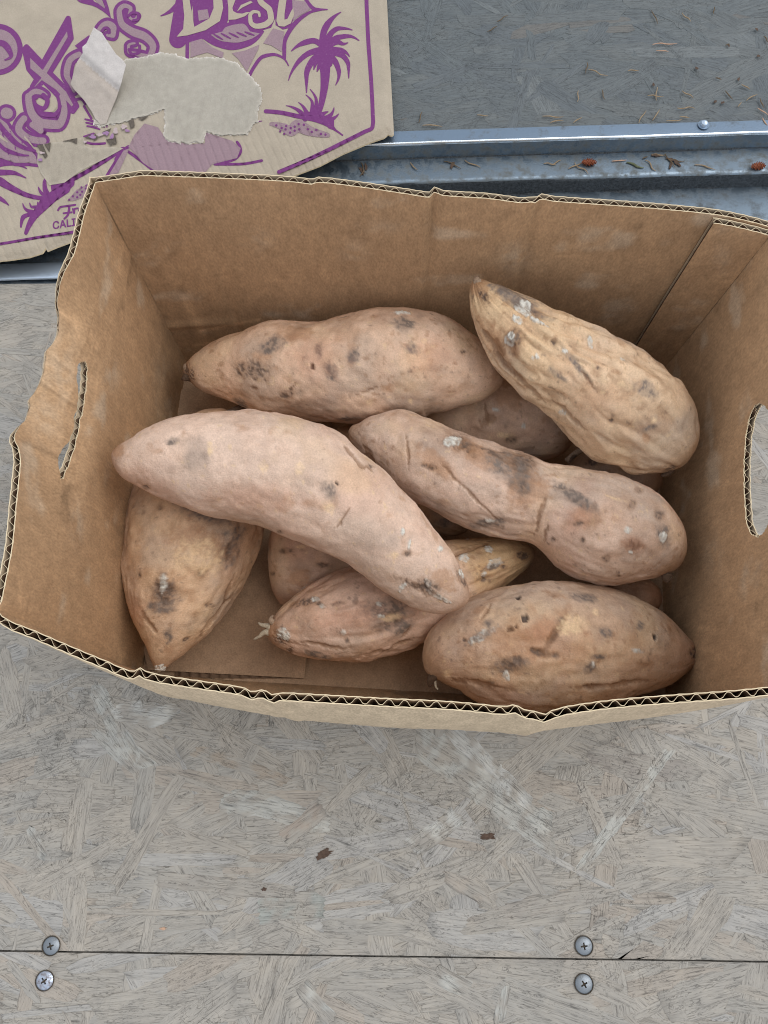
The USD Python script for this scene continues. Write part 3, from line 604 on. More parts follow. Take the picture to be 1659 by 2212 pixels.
# marks on the skins: (kind, u, v, half-length, half-width, angle in degrees clockwise) G grey bruise, D dark scab, W white scurf, B brown patch, Y straw scab, R reddish, C crater
MARK = {
1: 'G 585 745 38 16 -20;D 545 797 40 22 10;G 690 758 10 14 0;C 676 792 6 6 0;G 717 801 13 22 -15;G 760 772 14 18 30;L 630 838 20 3 -50;L 790 846 22 3 -15;D 620 850 16 10 -20;G 750 903 22 6 0;G 869 698 26 16 10;G 889 750 20 14 0;Y 917 735 8 7 0;W 868 676 20 4 0;D 405 808 16 22 0;B 640 720 40 24 0;R 690 770 70 50 0;Y 885 868 7 5 0;G 520 870 20 8 40;R 930 770 60 50 0;L 550 838 8 6 0;D 1000 760 8 5 0;Y 800 870 8 8 0',
2: 'B 1035 622 30 24 60;G 1125 648 70 18 32;D 1150 668 26 9 35;W 1132 668 26 9 30;W 1160 690 20 6 30;B 1060 730 26 70 -30;L 1100 800 60 6 45;D 1112 748 14 30 10;W 1100 735 14 12 0;D 1045 640 20 10 60;G 1104 638 50 15 30;W 1140 660 20 8 40;W 1118 690 12 8 20;W 1170 696 24 5 25;D 1110 728 15 17 0;W 1105 724 8 8 0;B 1112 765 13 17 0;L 1080 750 20 8 60;G 1400 842 28 17 35;W 1280 735 14 4 60;W 1347 772 6 4 0;B 1336 803 8 6 0;Y 1345 828 10 8 0;B 1398 950 10 10 0;Y 1417 908 7 8 0;G 1250 790 60 8 55;L 1270 820 40 3 50;W 1160 770 5 6 0;W 1152 773 5 4 0;D 1200 735 8 6 60;W 1224 755 6 5 0;D 1297 795 6 5 0;G 1206 810 22 8 40;W 1215 895 10 4 0;D 1320 912 5 4 0;L 1140 840 70 5 42;L 1230 900 60 4 40;L 1060 740 60 7 58;G 1408 926 20 6 -20;D 1447 1015 16 10 -40',
3: 'G 370 954 16 9 -8;Y 455 968 7 14 0;Y 570 1010 12 14 0;Y 647 1014 10 16 0;G 713 1060 26 14 50;Y 710 1095 15 15 -40;D 605 1150 8 4 0;C 727 1043 4 4 0;D 820 1085 4 4 0;L 740 1120 34 3 -55;D 877 1195 9 6 -20;W 885 1176 3 11 10;W 952 1183 6 8 30;W 925 1260 8 12 -40;W 944 1286 36 6 30;D 905 1272 60 8 24;W 869 1270 12 5 -50;D 925 1266 34 14 10;D 1000 1246 10 22 -25;W 997 1240 5 10 -20;B 960 1250 40 26 40;G 870 1010 0 0 0;R 560 1080 130 40 5;D 315 1052 8 5 20;L 770 990 40 6 38;B 255 975 16 20 0;Y 850 1200 16 10 0;D 800 1005 8 3 30;L 860 1040 34 3 55;Y 755 1060 8 4 0;W 870 1150 4 8 0',
4: 'D 998 958 40 24 25;D 1125 1000 30 26 30;G 1125 1040 26 34 0;B 1040 985 70 24 25;D 1095 985 26 14 25;G 1100 1010 50 30 20;D 1118 1005 24 12 35;B 1150 1060 50 40 0;W 985 950 14 12 20;D 1005 962 16 14 0;W 968 955 12 14 0;D 1060 975 30 8 30;D 1130 998 26 18 10;G 1130 1036 15 36 -10;D 1128 1050 10 18 0;W 1357 1145 10 7 0;D 1367 1178 18 13 0;R 1367 1178 26 20 0;D 1368 1088 8 12 0;B 1275 1115 36 30 0;R 1250 1120 30 40 20;D 1252 1132 12 6 0;D 1258 1168 6 6 0;G 1435 1155 18 28 -10;W 1432 1160 10 12 0;D 1425 1110 14 10 40;D 1310 1208 8 8 0;G 1055 1130 36 9 -8;W 1058 1127 12 5 0;L 1168 1112 46 5 -72;L 1180 1150 20 4 -80;B 940 1000 60 24 40;L 880 975 40 4 85;D 920 1008 14 6 20;D 935 1010 8 8 0;L 1010 1060 90 4 45;G 1240 1070 60 14 30;L 800 985 40 8 60;D 1335 1240 6 5 0;D 1195 1165 6 5 0;D 1430 1262 20 6 -30;W 1362 1193 5 4 0;Y 1330 1075 30 4 15;D 1380 1055 9 5 20',
5: 'D 350 1272 20 34 0;G 355 1290 34 40 0;W 352 1258 9 22 5;G 503 1178 22 46 18;D 498 1195 12 20 20;D 350 1282 22 30 0;W 352 1262 8 22 10;G 352 1310 24 14 0;G 363 1372 11 18 0;D 455 1308 11 6 10;W 345 1444 12 10 0;G 430 1100 70 20 20;D 345 1095 8 6 0;D 440 1238 10 8 -30;B 430 1170 80 40 20;L 470 1330 60 5 -50;L 320 1345 40 5 60;D 402 1380 8 5 -30;R 290 1330 20 50 0;Y 430 1200 60 50 0;D 300 1240 4 6 0;D 470 1095 10 5 0;L 500 1270 40 4 -65',
6: 'D 620 1190 16 7 0;Y 645 1180 14 4 0;D 700 1222 16 7 0;W 660 1270 10 3 0;B 650 1250 30 20 0;D 590 1240 6 5 0',
7: 'G 838 1325 50 34 -10;D 838 1352 40 8 -20;Y 846 1334 24 11 -10;Y 845 1335 20 8 -10;W 820 1305 6 5 0;D 730 1302 15 4 -8;W 742 1367 6 6 0;W 695 1307 8 5 20;D 660 1298 26 7 -15;W 680 1293 10 6 0;D 610 1380 24 12 40;W 612 1370 16 12 30;D 625 1407 10 6 0;G 690 1416 30 8 10;G 870 1360 30 12 -40;L 700 1395 60 5 8;L 850 1400 60 5 -20;R 740 1340 90 40 -10;B 585 1360 20 24 0;D 690 1302 8 6 0;W 825 1332 7 4 0;D 750 1385 6 6 0;L 880 1365 20 4 -50;W 1055 1185 11 7 20;W 1070 1217 18 10 -20;D 1060 1227 20 6 -20;W 1002 1203 12 10 0;W 1045 1240 10 6 -40;W 1008 1158 8 6 0;D 1130 1200 16 8 0;L 1000 1190 80 5 -18;D 1045 1250 16 10 0;D 1088 1225 6 5 0',
8: 'W 1045 1370 38 10 -28;G 1040 1374 30 10 -28;R 1200 1400 120 50 0;D 1175 1412 34 9 12;D 1203 1362 9 34 30;B 1165 1365 40 34 -30;Y 1235 1350 34 26 0;C 1132 1335 9 8 0;C 1103 1357 8 7 0;C 1115 1351 6 5 0;C 1118 1289 6 5 0;G 1260 1290 28 11 6;Y 1287 1318 10 8 0;R 1178 1355 46 34 -20;L 1165 1408 30 8 15;L 1195 1375 40 8 -58;D 1213 1340 12 8 -40;D 1160 1408 20 8 20;G 1100 1440 38 17 -10;W 1095 1462 9 12 0;D 1105 1430 30 12 -15;G 1275 1445 12 16 20;W 1283 1437 5 8 0;W 1375 1406 15 4 5;C 1414 1377 6 8 0;D 1275 1482 17 5 -5;G 1295 1420 18 5 0;G 1310 1365 14 10 40;D 1003 1382 5 5 0;Y 968 1455 14 12 0;G 1055 1345 14 10 0;L 1050 1320 26 4 -60;D 955 1490 14 10 0;L 1030 1480 60 6 12;L 1320 1480 80 5 -5;Y 1230 1350 30 26 0;B 1100 1380 60 40 0;G 1385 1350 10 12 0;D 1500 1412 10 14 0',
11: 'W 1070 885 9 4 -10;L 1055 905 12 22 60;L 1050 890 26 4 80;D 1105 950 12 8 0;W 1130 920 6 6 0;Y 1090 940 20 8 0;B 1100 860 40 30 0',
13: 'R 1400 1290 40 30 0', 10: 'G 960 1130 20 10 0', 12: 'D 1280 1000 20 10 0'}
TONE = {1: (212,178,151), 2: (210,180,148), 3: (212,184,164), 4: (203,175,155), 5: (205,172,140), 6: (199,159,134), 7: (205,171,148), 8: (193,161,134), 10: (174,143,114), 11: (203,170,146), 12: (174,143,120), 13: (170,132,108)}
WRK = {1: .3, 2: 1.35, 3: .12, 4: .6, 5: .6, 6: .3, 7: .75, 8: .55, 10: .5, 11: .7, 12: .5, 13: .4}
LAB = {1: 'plump tan yam with grey bruises, lying along the back wall', 2: 'straw-coloured wrinkled yam leaning with its tip up against the back wall',
       3: 'long smooth pale pink-tan yam curving across the top of the pile', 4: 'long yam with a groove round its middle and dark scabs, right of the smooth one',
       5: 'broad yam with a white-centred dark scab, pointing at the front left corner', 6: 'rounded reddish yam end showing beneath the smooth curved yam',
       7: 'yam with a frayed dry stem, low in the front middle under the smooth one', 8: 'large brownish yam with a white scratch in the front right corner',
       10: 'brown yam mostly hidden in the gap between the two long yams',
       11: 'wrinkled brown yam lying under the straw-coloured yam', 12: 'shaded brown yam with a thin root at the right wall', 13: 'dark reddish yam end between front right yam and right wall'}
GREY, DARK, WHT, BRN, STRAW, RED, LILAC = (np.array(lin(*c)) for c in ((126,112,102), (96,80,70), (196,192,182), (160,118,84), (214,184,146), (178,122,92), (186,164,154)))

def frames(C):
    T = np.gradient(C, axis=0); T /= np.linalg.norm(T, axis=1, keepdims=True)
    n = np.cross(T[0], [0, 0, 1]); n /= np.linalg.norm(n); out = []
    for t in T:
        n = n-t*(n@t); n /= np.linalg.norm(n); out.append(n.copy())
    A = np.array(out); return A, np.cross(T, A)

def yam(k):
    st, z0, z1 = ST[k]; st = np.array(st, float); r = np.random.default_rng(100+k)
    d = np.r_[0, np.cumsum(np.hypot(*np.diff(st[:, :2], axis=0).T))]; Lp = d[-1]
    big = k in (1, 2, 3, 4, 5, 7, 8); na, nr = (280, 180) if big else (150, 110)
    tau = .5-.5*np.cos(np.pi*np.linspace(0, 1, na)); tau = .55*tau+.45*np.linspace(0, 1, na)
    u, v = (PchipInterpolator(d, st[:, i])(tau*Lp) for i in (0, 1))
    rad = PchipInterpolator(d, st[:, 2])(tau*Lp); rad[0] = rad[-1] = .3
    ker = np.exp(-np.linspace(-2, 2, 15)**2); ker /= ker.sum()
    for arr in (u, v):
        arr[:] = np.convolve(np.pad(arr, 7, mode='reflect', reflect_type='odd'), ker, 'valid')
    z = z0+(z1-z0)*tau
    C = P(u, v, z); _, depth = proj(C); rad = rad*depth/F
    N1, N2 = frames(C)
    th = np.linspace(0, 2*np.pi, nr, endpoint=False)
    D = np.cos(th)[None, :, None]*N1[:, None]+np.sin(th)[None, :, None]*N2[:, None]
    V = C[:, None]+rad[:, None, None]*D
    L3 = np.linalg.norm(np.diff(C, axis=0), axis=1).sum(); w = WRK[k]
    q = V+k*3.1
    rel = np.clip(rad/rad.max(), 0, 1)[:, None]
    disp = .10*rad[:, None]*(fbm(q*20, 2, k)-.5)+.0042*rel*(fbm(q*55, 3, k+5)-.5)+.0016*rel*(fbm(q*130, 3, k+6)-.5)+.0007*(fbm(q*260, 3, k+8)-.5)
    cyl = np.stack([np.broadcast_to(np.cos(th)*2.6, (na, nr)), np.broadcast_to(np.sin(th)*2.6, (na, nr)), np.broadcast_to((tau*L3*16)[:, None], (na, nr))], -1)
    rid = np.abs(fbm(cyl*[.95, .95, 1.0]+k, 3, k+20)-.5)*2
    disp -= w*.0026*rel*(smoothstep(.34, .0, rid))*smoothstep(.40, .62, fbm(q*28, 2, k+31)+.10*w)
    rid2 = np.abs(fbm(cyl*[2.6, 2.6, 2.0]+k*5, 3, k+40)-.5)*2
    disp -= w*.0008*rel*smoothstep(.3, 0, rid2)*smoothstep(.45, .6, fbm(q*40, 2, k+50))
    uv, _ = proj(V)
    # colour of the skin
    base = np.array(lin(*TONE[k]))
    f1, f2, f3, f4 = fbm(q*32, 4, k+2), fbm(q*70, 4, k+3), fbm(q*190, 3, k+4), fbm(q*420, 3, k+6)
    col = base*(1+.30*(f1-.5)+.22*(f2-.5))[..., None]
    def lay(c, a):
        nonlocal col; a = np.clip(a, 0, 1)[..., None]; col = col*(1-a)+np.asarray(c)*a
    if k == 7:
        lay(np.array(lin(190, 156, 108)), .8*smoothstep(.62, .80, tau+.25*(f2[:, 0]-.5))[:, None]*np.ones_like(f1))
    if k == 2:
        lay(np.array(lin(210, 178, 134)), .5*smoothstep(.55, .2, tau)[:, None]*(.4+1.0*f2))
    DUST = np.array(lin(172, 154, 138))
    lay(DUST, (.55 if k != 3 else .30)*smoothstep(.44, .66, fbm(q*[30, 30, 30], 5, k+60))*(.35+1.1*f2))
    lay(BRN*1.05, (.12 if k == 3 else .30)*smoothstep(.48, .66, fbm(q*52, 5, k+61))*(.3+1.2*f3))
    lay(STRAW, .40*smoothstep(.52, .72, fbm(q*26, 4, k+11)))
    lay(RED, .22*smoothstep(.52, .72, fbm(q*22, 4, k+12)))
    lay(LILAC, .16*smoothstep(.52, .70, fbm(q*24, 3, k+13)))
    lay(GREY, .38*smoothstep(.55, .75, fbm(q*40, 5, k+14))*(.2+1.4*f3))
    lay(BRN, .45*smoothstep(.55, .72, fbm(q*110, 4, k+15))*smoothstep(.4, .6, f1))
    lay(BRN*.8, (.12 if k == 3 else .45)*smoothstep(.62, .70, fbm(q*300, 3, k+18))*smoothstep(.48, .60, fbm(q*36, 3, k+19)))
    lay(DARK, (.15 if k == 3 else .55)*smoothstep(.70, .78, f3)*smoothstep(.45, .62, f2))
    lay(DARK, (.25 if k == 3 else .45)*smoothstep(.745, .80, f4))
    lay(STRAW, .50*smoothstep(.72, .80, fbm(q*330, 2, k+17)))
    lay(BRN*.7, w*.35*smoothstep(.14, .0, rid)*smoothstep(.45, .65, f2))
    endd = np.minimum(tau, 1-tau)[:, None]*L3
    lay(BRN*.72, .55*smoothstep(.016, .002, endd)*(.5+f2))
    face = np.einsum('ijk,ijk->ij', D, EYE-V) > 0
    for it in (MARK.get(k) or '').split(';'):
        if not it:
            continue
        kd, cu, cv, ra, rb, an = it.split(); cu, cv, ra, rb, an = map(float, (cu, cv, ra, rb, an))
        if ra <= 0:
            continue
        ca, sa = math.cos(math.radians(an)), math.sin(math.radians(an))
        dx, dy = uv[..., 0]-cu, uv[..., 1]-cv
        wp = 7.0 if kd == 'L' else 2.5
        dx, dy = dx+wp*2*(fbm(q*110+cu, 3, 21)-.5), dy+wp*2*(fbm(q*110+cv, 3, 22)-.5)
        e2 = np.sqrt(((dx*ca+dy*sa)/ra)**2+((-dx*sa+dy*ca)/rb)**2)
        e2 = e2+1.0*(fbm(q*150+cu, 4, 7)-.5)+.7*(fbm(q*480+cv, 2, 8)-.5)
        soft = smoothstep(1.12, .55, e2)*face; hard = smoothstep(1.0, .82, e2)*face
        rag = smoothstep(.44, .56, fbm(q*520+cv, 3, 5))
        if kd == 'G': lay(GREY*.88, 1.15*smoothstep(1.35, .5, e2)*face*(.35+1.0*f3)*(.55+.45*rag)); lay(DARK, .35*smoothstep(.8, .2, e2)*face*rag*f2)
        elif kd == 'D': lay(BRN*.8, .5*smoothstep(1.7, .8, e2)*face*(.3+.7*f3)); lay(DARK*.95, .85*smoothstep(1.15, .55, e2)*face*(.35+.65*rag)); disp -= .0007*hard*rag
        elif kd == 'W': lay(DARK*1.3, .5*smoothstep(1.35, .9, e2)*face*rag); lay(WHT*1.1, hard*(.45+.55*rag)); disp += .0007*hard*rag
        elif kd == 'B': lay(BRN, .55*soft)
        elif kd == 'Y': lay(STRAW*1.08, .75*soft*(.4+.6*rag))
        elif kd == 'R': lay(RED, .32*smoothstep(1.3, .2, e2)*face)
        elif kd == 'L': lay(BRN*.62, .62*hard); disp -= .0013*smoothstep(1.3, .3, e2)*face
        elif kd == 'C': lay(DARK*.55, .95*hard); disp -= .0016*hard; disp += .0006*smoothstep(1.7, 1.2, e2)*smoothstep(.9, 1.1, e2)*face
    if k == 2:   # blister near the tip
        e2 = np.hypot(uv[..., 0]-1110, uv[..., 1]-728)/17; disp += .0026*np.sqrt(np.clip(1-e2**2, 0, 1))*face
    V = V+np.minimum(disp, rad[:, None])[..., None]*D
    V = V.reshape(-1, 3); i, j = np.meshgrid(np.arange(na-1), np.arange(nr), indexing='ij'); j2 = (j+1) % nr
    a, b, c, e = (i*nr+j).ravel(), (i*nr+j2).ravel(), ((i+1)*nr+j).ravel(), ((i+1)*nr+j2).ravel()
    Fc = np.vstack([np.stack([a, c, e], 1), np.stack([a, e, b], 1)])
    n0 = len(V); V = np.vstack([V, C[0]-(C[1]-C[0])*.3, C[-1]+(C[-1]-C[-2])*.3]); jj = np.arange(nr); j3 = (jj+1) % nr
    Fc = np.vstack([Fc, np.stack([np.full(nr, n0), jj, j3], 1), np.stack([np.full(nr, n0+1), (na-1)*nr+j3, (na-1)*nr+jj], 1)])
    if trimesh.Trimesh(V, Fc, process=False).volume < 0:
        Fc = Fc[:, ::-1]
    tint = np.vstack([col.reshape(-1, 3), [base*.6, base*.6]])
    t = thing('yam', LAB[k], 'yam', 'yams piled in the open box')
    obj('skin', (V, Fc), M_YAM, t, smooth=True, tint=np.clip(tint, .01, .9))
    return t, C, rad

def tube(pts, radii, n=8, seed=0):
    pts = np.array(pts, float); tt = np.linspace(0, 1, len(pts)); ts = np.linspace(0, 1, 4*len(pts))
    C = PchipInterpolator(tt, pts)(ts); R_ = np.interp(ts, tt, radii); A, B = frames(C)
    th = np.linspace(0, 2*np.pi, n, endpoint=False)
    V = (C[:, None]+R_[:, None, None]*(np.cos(th)[None, :, None]*A[:, None]+np.sin(th)[None, :, None]*B[:, None]))
    V = V+(.25*R_[:, None, None])*(noise(V*900+seed, 3)-.5)[..., None]
    m_ = len(C); V = V.reshape(-1, 3); i, j = np.meshgrid(np.arange(m_-1), np.arange(n), indexing='ij'); j2 = (j+1) % n
    a, b, c, e = (i*n+j).ravel(), (i*n+j2).ravel(), ((i+1)*n+j).ravel(), ((i+1)*n+j2).ravel()
    Fc = np.vstack([np.stack([a, e, c], 1), np.stack([a, b, e], 1)])
    k = len(V); V = np.vstack([V, C[0], C[-1]]); jj = np.arange(n)
    return V, np.vstack([Fc, np.stack([np.full(n, k), (jj+1) % n, jj], 1), np.stack([np.full(n, k+1), (m_-1)*n+jj, (m_-1)*n+(jj+1) % n], 1)])

YM = {k: yam(k) for k in ST}
def stem(k, pts, rr, material, name='stem'):
    obj(name, tube([P(u, v, z) for u, v, z in pts], rr, 9, k), material, YM[k][0], smooth=True)
z5 = .061
stem(5, [(350, 1425, z5), (346, 1440, z5), (343, 1451, z5-.002)], [.0036, .0028, .0014], M_STEM_PALE)
stem(5, [(478, 905, .066), (500, 888, .068), (520, 881, .066)], [.0035, .0020, .0010], M_STEM_DARK)
stem(5, [(500, 888, .068), (530, 878, .067), (552, 884, .063)], [.0020, .0018, .0010], M_STEM_DARK)
stem(7, [(592, 1362, .068), (578, 1352, .070), (566, 1350, .070), (558, 1345, .069)], [.0042, .0022, .0014, .0006], M_STEM_PALE)
stem(7, [(590, 1366, .067), (572, 1366, .069), (560, 1375, .068), (549, 1381, .066)], [.0042, .0020, .0012, .0008], M_STEM_PALE)
stem(7, [(595, 1350, .07), (585, 1338, .074), (590, 1330, .073)], [.0030, .0018, .0006], M_STEM)
stem(1, [(420, 805, .078), (404, 793, .080), (402, 786, .081)], [.0050, .0034, .0018], M_STEM)
stem(1, [(420, 812, .078), (404, 815, .078), (397, 822, .077)], [.0050, .0036, .0020], M_STEM_DARK)
stem(2, [(1455, 985, .100), (1445, 1018, .096), (1428, 1027, .094)], [.0050, .0026, .0012], M_STEM_DARK)
stem(2, [(1034, 615, .156), (1030, 603, .158), (1033, 599, .158)], [.0045, .0024, .0012], M_STEM)
stem(4, [(1440, 1240, .092), (1440, 1255, .092), (1452, 1246, .094)], [.0040, .0016, .0006], M_STEM_DARK)
stem(8, [(945, 1450, .08), (930, 1470, .074), (928, 1482, .070)], [.0045, .0026, .0012], M_STEM_DARK)
stem(8, [(940, 1470, .076), (941, 1482, .074), (946, 1489, .073)], [.0009, .0008, .0005], M_STEM_PALE)
stem(8, [(1490, 1413, .063), (1504, 1412, .064), (1508, 1410, .064)], [.0040, .0026, .0010], M_STEM)
stem(12, [(1225, 997, .050), (1250, 975, .056), (1275, 962, .060), (1300, 958, .058)], [.0028, .0024, .0020, .0018], M_STEM, 'root')
stem(12, [(1245, 980, .055), (1235, 990, .054), (1228, 1000, .050)], [.0018, .0012, .0008], M_STEM_DARK, 'root')

# ------------------------------------------------------------------ the flattened printed carton behind
PN = np.array([0, 0, 1.0])
def sheet_height(p):
    """The carton lies flat on the upper board and sags over the sill towards the channel."""
    c, sn = math.cos(YAW), math.sin(YAW); y = -sn*(p[:, 0]-ORG[0])+c*(p[:, 1]-ORG[1]); x = c*(p[:, 0]-ORG[0])+sn*(p[:, 1]-ORG[1])
    d = np.clip(.035-y, 0, None)
    return .0400-.115*(np.sqrt(d*d+.0010)-.0316)*smoothstep(-.02, -.25, x)+.0030*(fbm(np.c_[p[:, :2]*9, 0*x], 3, 3)-.5)-.00045*(.5+.5*np.sin((x+.35*y)*2*np.pi/.0079))**5*smoothstep(.06, .0, y)*smoothstep(-.06, -.14, x)
def on_panel(uv, lift=0.0):
    uv = np.asarray(uv, float); z = np.full(len(uv), .036)
    for _ in range(6):
        z = sheet_height(P(uv[:, 0], uv[:, 1], z))
    return P(uv[:, 0], uv[:, 1], z+lift)
KPRINT = np.array(lin(163, 152, 136))
out = Polygon([(-330, -190), (826, -190), (836, 0), (842, 120), (848, 230), (851, 283), (846, 287), (838, 284), (830, 291), (800, 301), (740, 326), (690, 352), (640, 371), (560, 402), (430, 446), (300, 482), (195, 508), (150, 517), (120, 528), (98, 537), (95, 531), (88, 541), (60, 550), (20, 556), (0, 558), (-120, 578), (-330, 610)])
pts, tri = patch_points(out, 4.5)
V1 = on_panel(pts)
dist = shapely.distance(shapely.points(pts), out.exterior)
Vtop = V1-PN*(.0035*np.exp(-(dist/9.0)**2))[:, None]
if (vnormals(Vtop, tri)@PN).mean() < 0:
    tri = tri[:, ::-1]
V0 = V1-PN*.0052
mn, rim = solid(V0, Vtop, tri)
c2 = thing('flattened_carton', 'flattened brown carton with purple palm and lettering print and a torn patch', 'cardboard carton')
qq = np.vstack([V0, Vtop]); tn = KPRINT*(1+.16*(fbm(qq*14, 4, 2)-.5)+.10*(fbm(qq*60, 3, 4)-.5))[:, None]
gap = smoothstep(300, 420, np.r_[pts[:, 1], pts[:, 1]])*.05
obj('printed_panel', mn, M_KRAFT_OUT, c2, smooth=False, tint=np.clip(tn, .02, .9))
obj('cut_edge', rim, M_EDGE, c2, smooth=False)
# folded wall beneath, what keeps the panel off the ledge
under = out.buffer(-14)
up_, ut = patch_points(Polygon([(-300, -150), (800, -150), (812, 0), (818, 240), (760, 275), (640, 335), (430, 410), (180, 470), (0, 505), (-300, 560)]), 24.0)
U1 = on_panel(up_)-PN*.0056
if (vnormals(U1, ut)@PN).mean() < 0:
    ut = ut[:, ::-1]
um, ur = solid(U1-PN*.0046, U1, ut)
Vu, Fu = cat([um, ur])
obj('folded_panel', (Vu, Fu), M_KRAFT_OUT, c2, smooth=False, tint=np.tile(KPRINT*.9, (len(Vu), 1)))

def ink(name, shape, material, lift, parent=c2, step=9.0):
    """Flat print on the panel: a thin film of ink that follows its surface."""
    parts = []
    for g in getattr(shape, 'geoms', [shape]):
        if g.is_empty or g.area < 2 or g.geom_type != 'Polygon':
            continue
        v, f = trimesh.creation.triangulate_polygon(g.simplify(.25).segmentize(14), engine='earcut')
        v, f = trimesh.remesh.subdivide_to_size(np.c_[v, 0*v[:, 0]], f, 6.5)
        p = on_panel(v[:, :2], lift); n = vnormals(p, f)
        parts.append((p, f if (n@PN).mean() > 0 else f[:, ::-1]))
    if parts:
        return obj(name, cat(parts), material, parent, smooth=False)

def c1(*p): return [(x*.5334, y*.5334) for x, y in p]                    # two scales of measuring bearings
def c3(*p): return [(387.2+x*.2834, y*.2834) for x, y in p]
def c4(*p): return [(x*.26673, y*.26673) for x, y in p]
def c5(*p): return [(x*.26673, 276.5+y*.26673) for x, y in p]
def curve(pts, n=60):
    p = np.array(pts, float); d = np.r_[0, np.cumsum(np.hypot(*np.diff(p, axis=0).T))]
    return PchipInterpolator(d/d[-1], p)(np.linspace(0, 1, n))
def stroke(pts, w0, w1=None, w2=None, smooth=True):
    """A brush stroke whose half-width goes w0, w1, w2."""
    w1 = w0 if w1 is None else w1; w2 = w0 if w2 is None else w2
    p = curve(pts) if smooth else np.array(pts, float)
    w = np.interp(np.linspace(0, 1, len(p)), [0, .5, 1], [w0, w1, w2])
    return unary_union([LineString(p[i:i+2]).buffer(max(w[i], .35)) for i in range(len(p)-1)])

torn = Polygon(c1((470,262),(500,250),(530,238),(560,235),(600,228),(650,215),(690,220),(720,228),(760,241),(800,238),(850,235),(900,240),(930,247),(960,262),(985,283),(1005,305),(1030,330),(1048,350),(1055,372),(1060,400),(1050,432),(1038,460),(1042,490),(1020,510),(1000,540),(960,546),(900,545),(862,538),(830,530),(826,555),(820,576),(790,574),(760,580),(720,576),(680,570),(664,545),(670,500),(671,438),(610,462),(560,475),(500,492),(440,505),(400,512),(380,500),(420,400),(450,320)))
rg = np.random.default_rng(4)
rp = np.array(torn.segmentize(1.8).exterior.coords)[:-1]; rw = rg.normal(0, 1, rp.shape); rw = rw+.6*np.roll(rw, 1, 0)+.6*np.roll(rw, -1, 0)+1.2*np.repeat(rg.normal(0, 1, (len(rp)//6+1, 2)), 6, 0)[:len(rp)]
fz = Polygon(rp+.95*rg.normal(0, 1, rp.shape)+.5*rw).buffer(1.6).buffer(0); torn = Polygon(rp+.75*rw).buffer(0)
torn = max(getattr(torn, 'geoms', [torn]), key=lambda g: g.area); fz = max(getattr(fz, 'geoms', [fz]), key=lambda g: g.area)
tear2 = Polygon(c1((155,590),(200,578),(250,573),(340,556),(345,590),(370,600),(455,595),(500,600),(480,612),(430,640),(330,690),(260,740),(200,750),(165,700),(150,660)))
purple, pale, bare, detail = [], [], [], []
# palm on the right, its mound and border
palm = [stroke(c3(*a), *w) for a, w in [
    (((1090,330),(1100,250),(1140,170),(1232,92)), (7, 7, .8)), (((1130,320),(1160,250),(1220,215),(1318,228)), (7, 5, 1)), (((1150,330),(1210,285),(1290,275),(1370,308)), (7, 5, 1)),
    (((1150,340),(1210,320),(1250,335),(1285,325)), (7, 5, 1)), (((1080,340),(1020,310),(940,330),(855,388)), (6, 6, 1)), (((1090,380),(1000,400),(900,480),(832,612)), (7, 5, .8)), (((1090,410),(1010,470),(970,570),(970,706)), (8, 6, .8)),
    (((1160,380),(1220,380),(1265,395),(1297,430)), (7, 5, 1)), (((1160,400),(1240,420),(1290,500),(1292,596)), (7, 5, .8)), (((1150,430),(1195,480),(1218,560),(1192,648)), (7, 5, .8)),
    (((1120,330),(1118,400),(1115,470)), (14, 18, 16)), (((1108,470),(1112,560),(1108,640),(1090,760),(1060,870)), (12, 8, 5)), (((1060,440),(1040,480),(1025,530)), (5, 4, 1)), (((1075,470),(1060,520),(1050,545)), (5, 4, 1))]]
purple += palm
for a in [((850,830),(690,0))]: pass
purple += [stroke(c3((660,848),(760,856),(900,885),(1000,905),(1100,940),(1180,985),(1245,1030)), 4.5, 5, 1.5)]
for a in [((960,905),(900,835),(815,805)), ((980,890),(950,820),(910,780)), ((1010,890),(1015,790),(965,722)), ((1040,880),(1045,770),(998,680)), ((1080,880),(1110,860),(1135,850)), ((1120,900),(1160,870),(1180,820)), ((1140,920),(1180,900),(1216,868)), ((1150,960),(1190,990),(1200,1000))]:
    purple.append(stroke(c3(*a), 6, 3.5, .8))
purple.append(Polygon(c3((930,880),(980,850),(1060,860),(1120,890),(1180,920),(1180,975),(1080,930),(930,905))))
border = [stroke(c3((1425,-60),(1440,300),(1465,650),(1478,930)), 4.2), stroke(c3((1478,925),(1470,975),(1420,1000),(1300,1060),(1100,1160),(950,1230),(760,1310)), 4.2), stroke(c1((-80,1000),(0,988),(150,962),(320,935),(420,905)), 3.0)]
purple += border
blot = stroke(c3((700,945),(800,970),(850,1000),(900,960),(1000,1000),(1130,1030)), 4, 14, 5); pale.append(blot)
for x, y in [(740,955),(780,975),(770,1000),(810,985),(815,960),(850,975),(845,1010),(880,965),(880,995),(910,945),(915,985),(950,950),(980,985),(1010,1005),(1045,990),(1080,1020),(1115,1025),(800,1020)]:
    detail.append(Point(*c3((x, y))[0]).buffer(2.6))
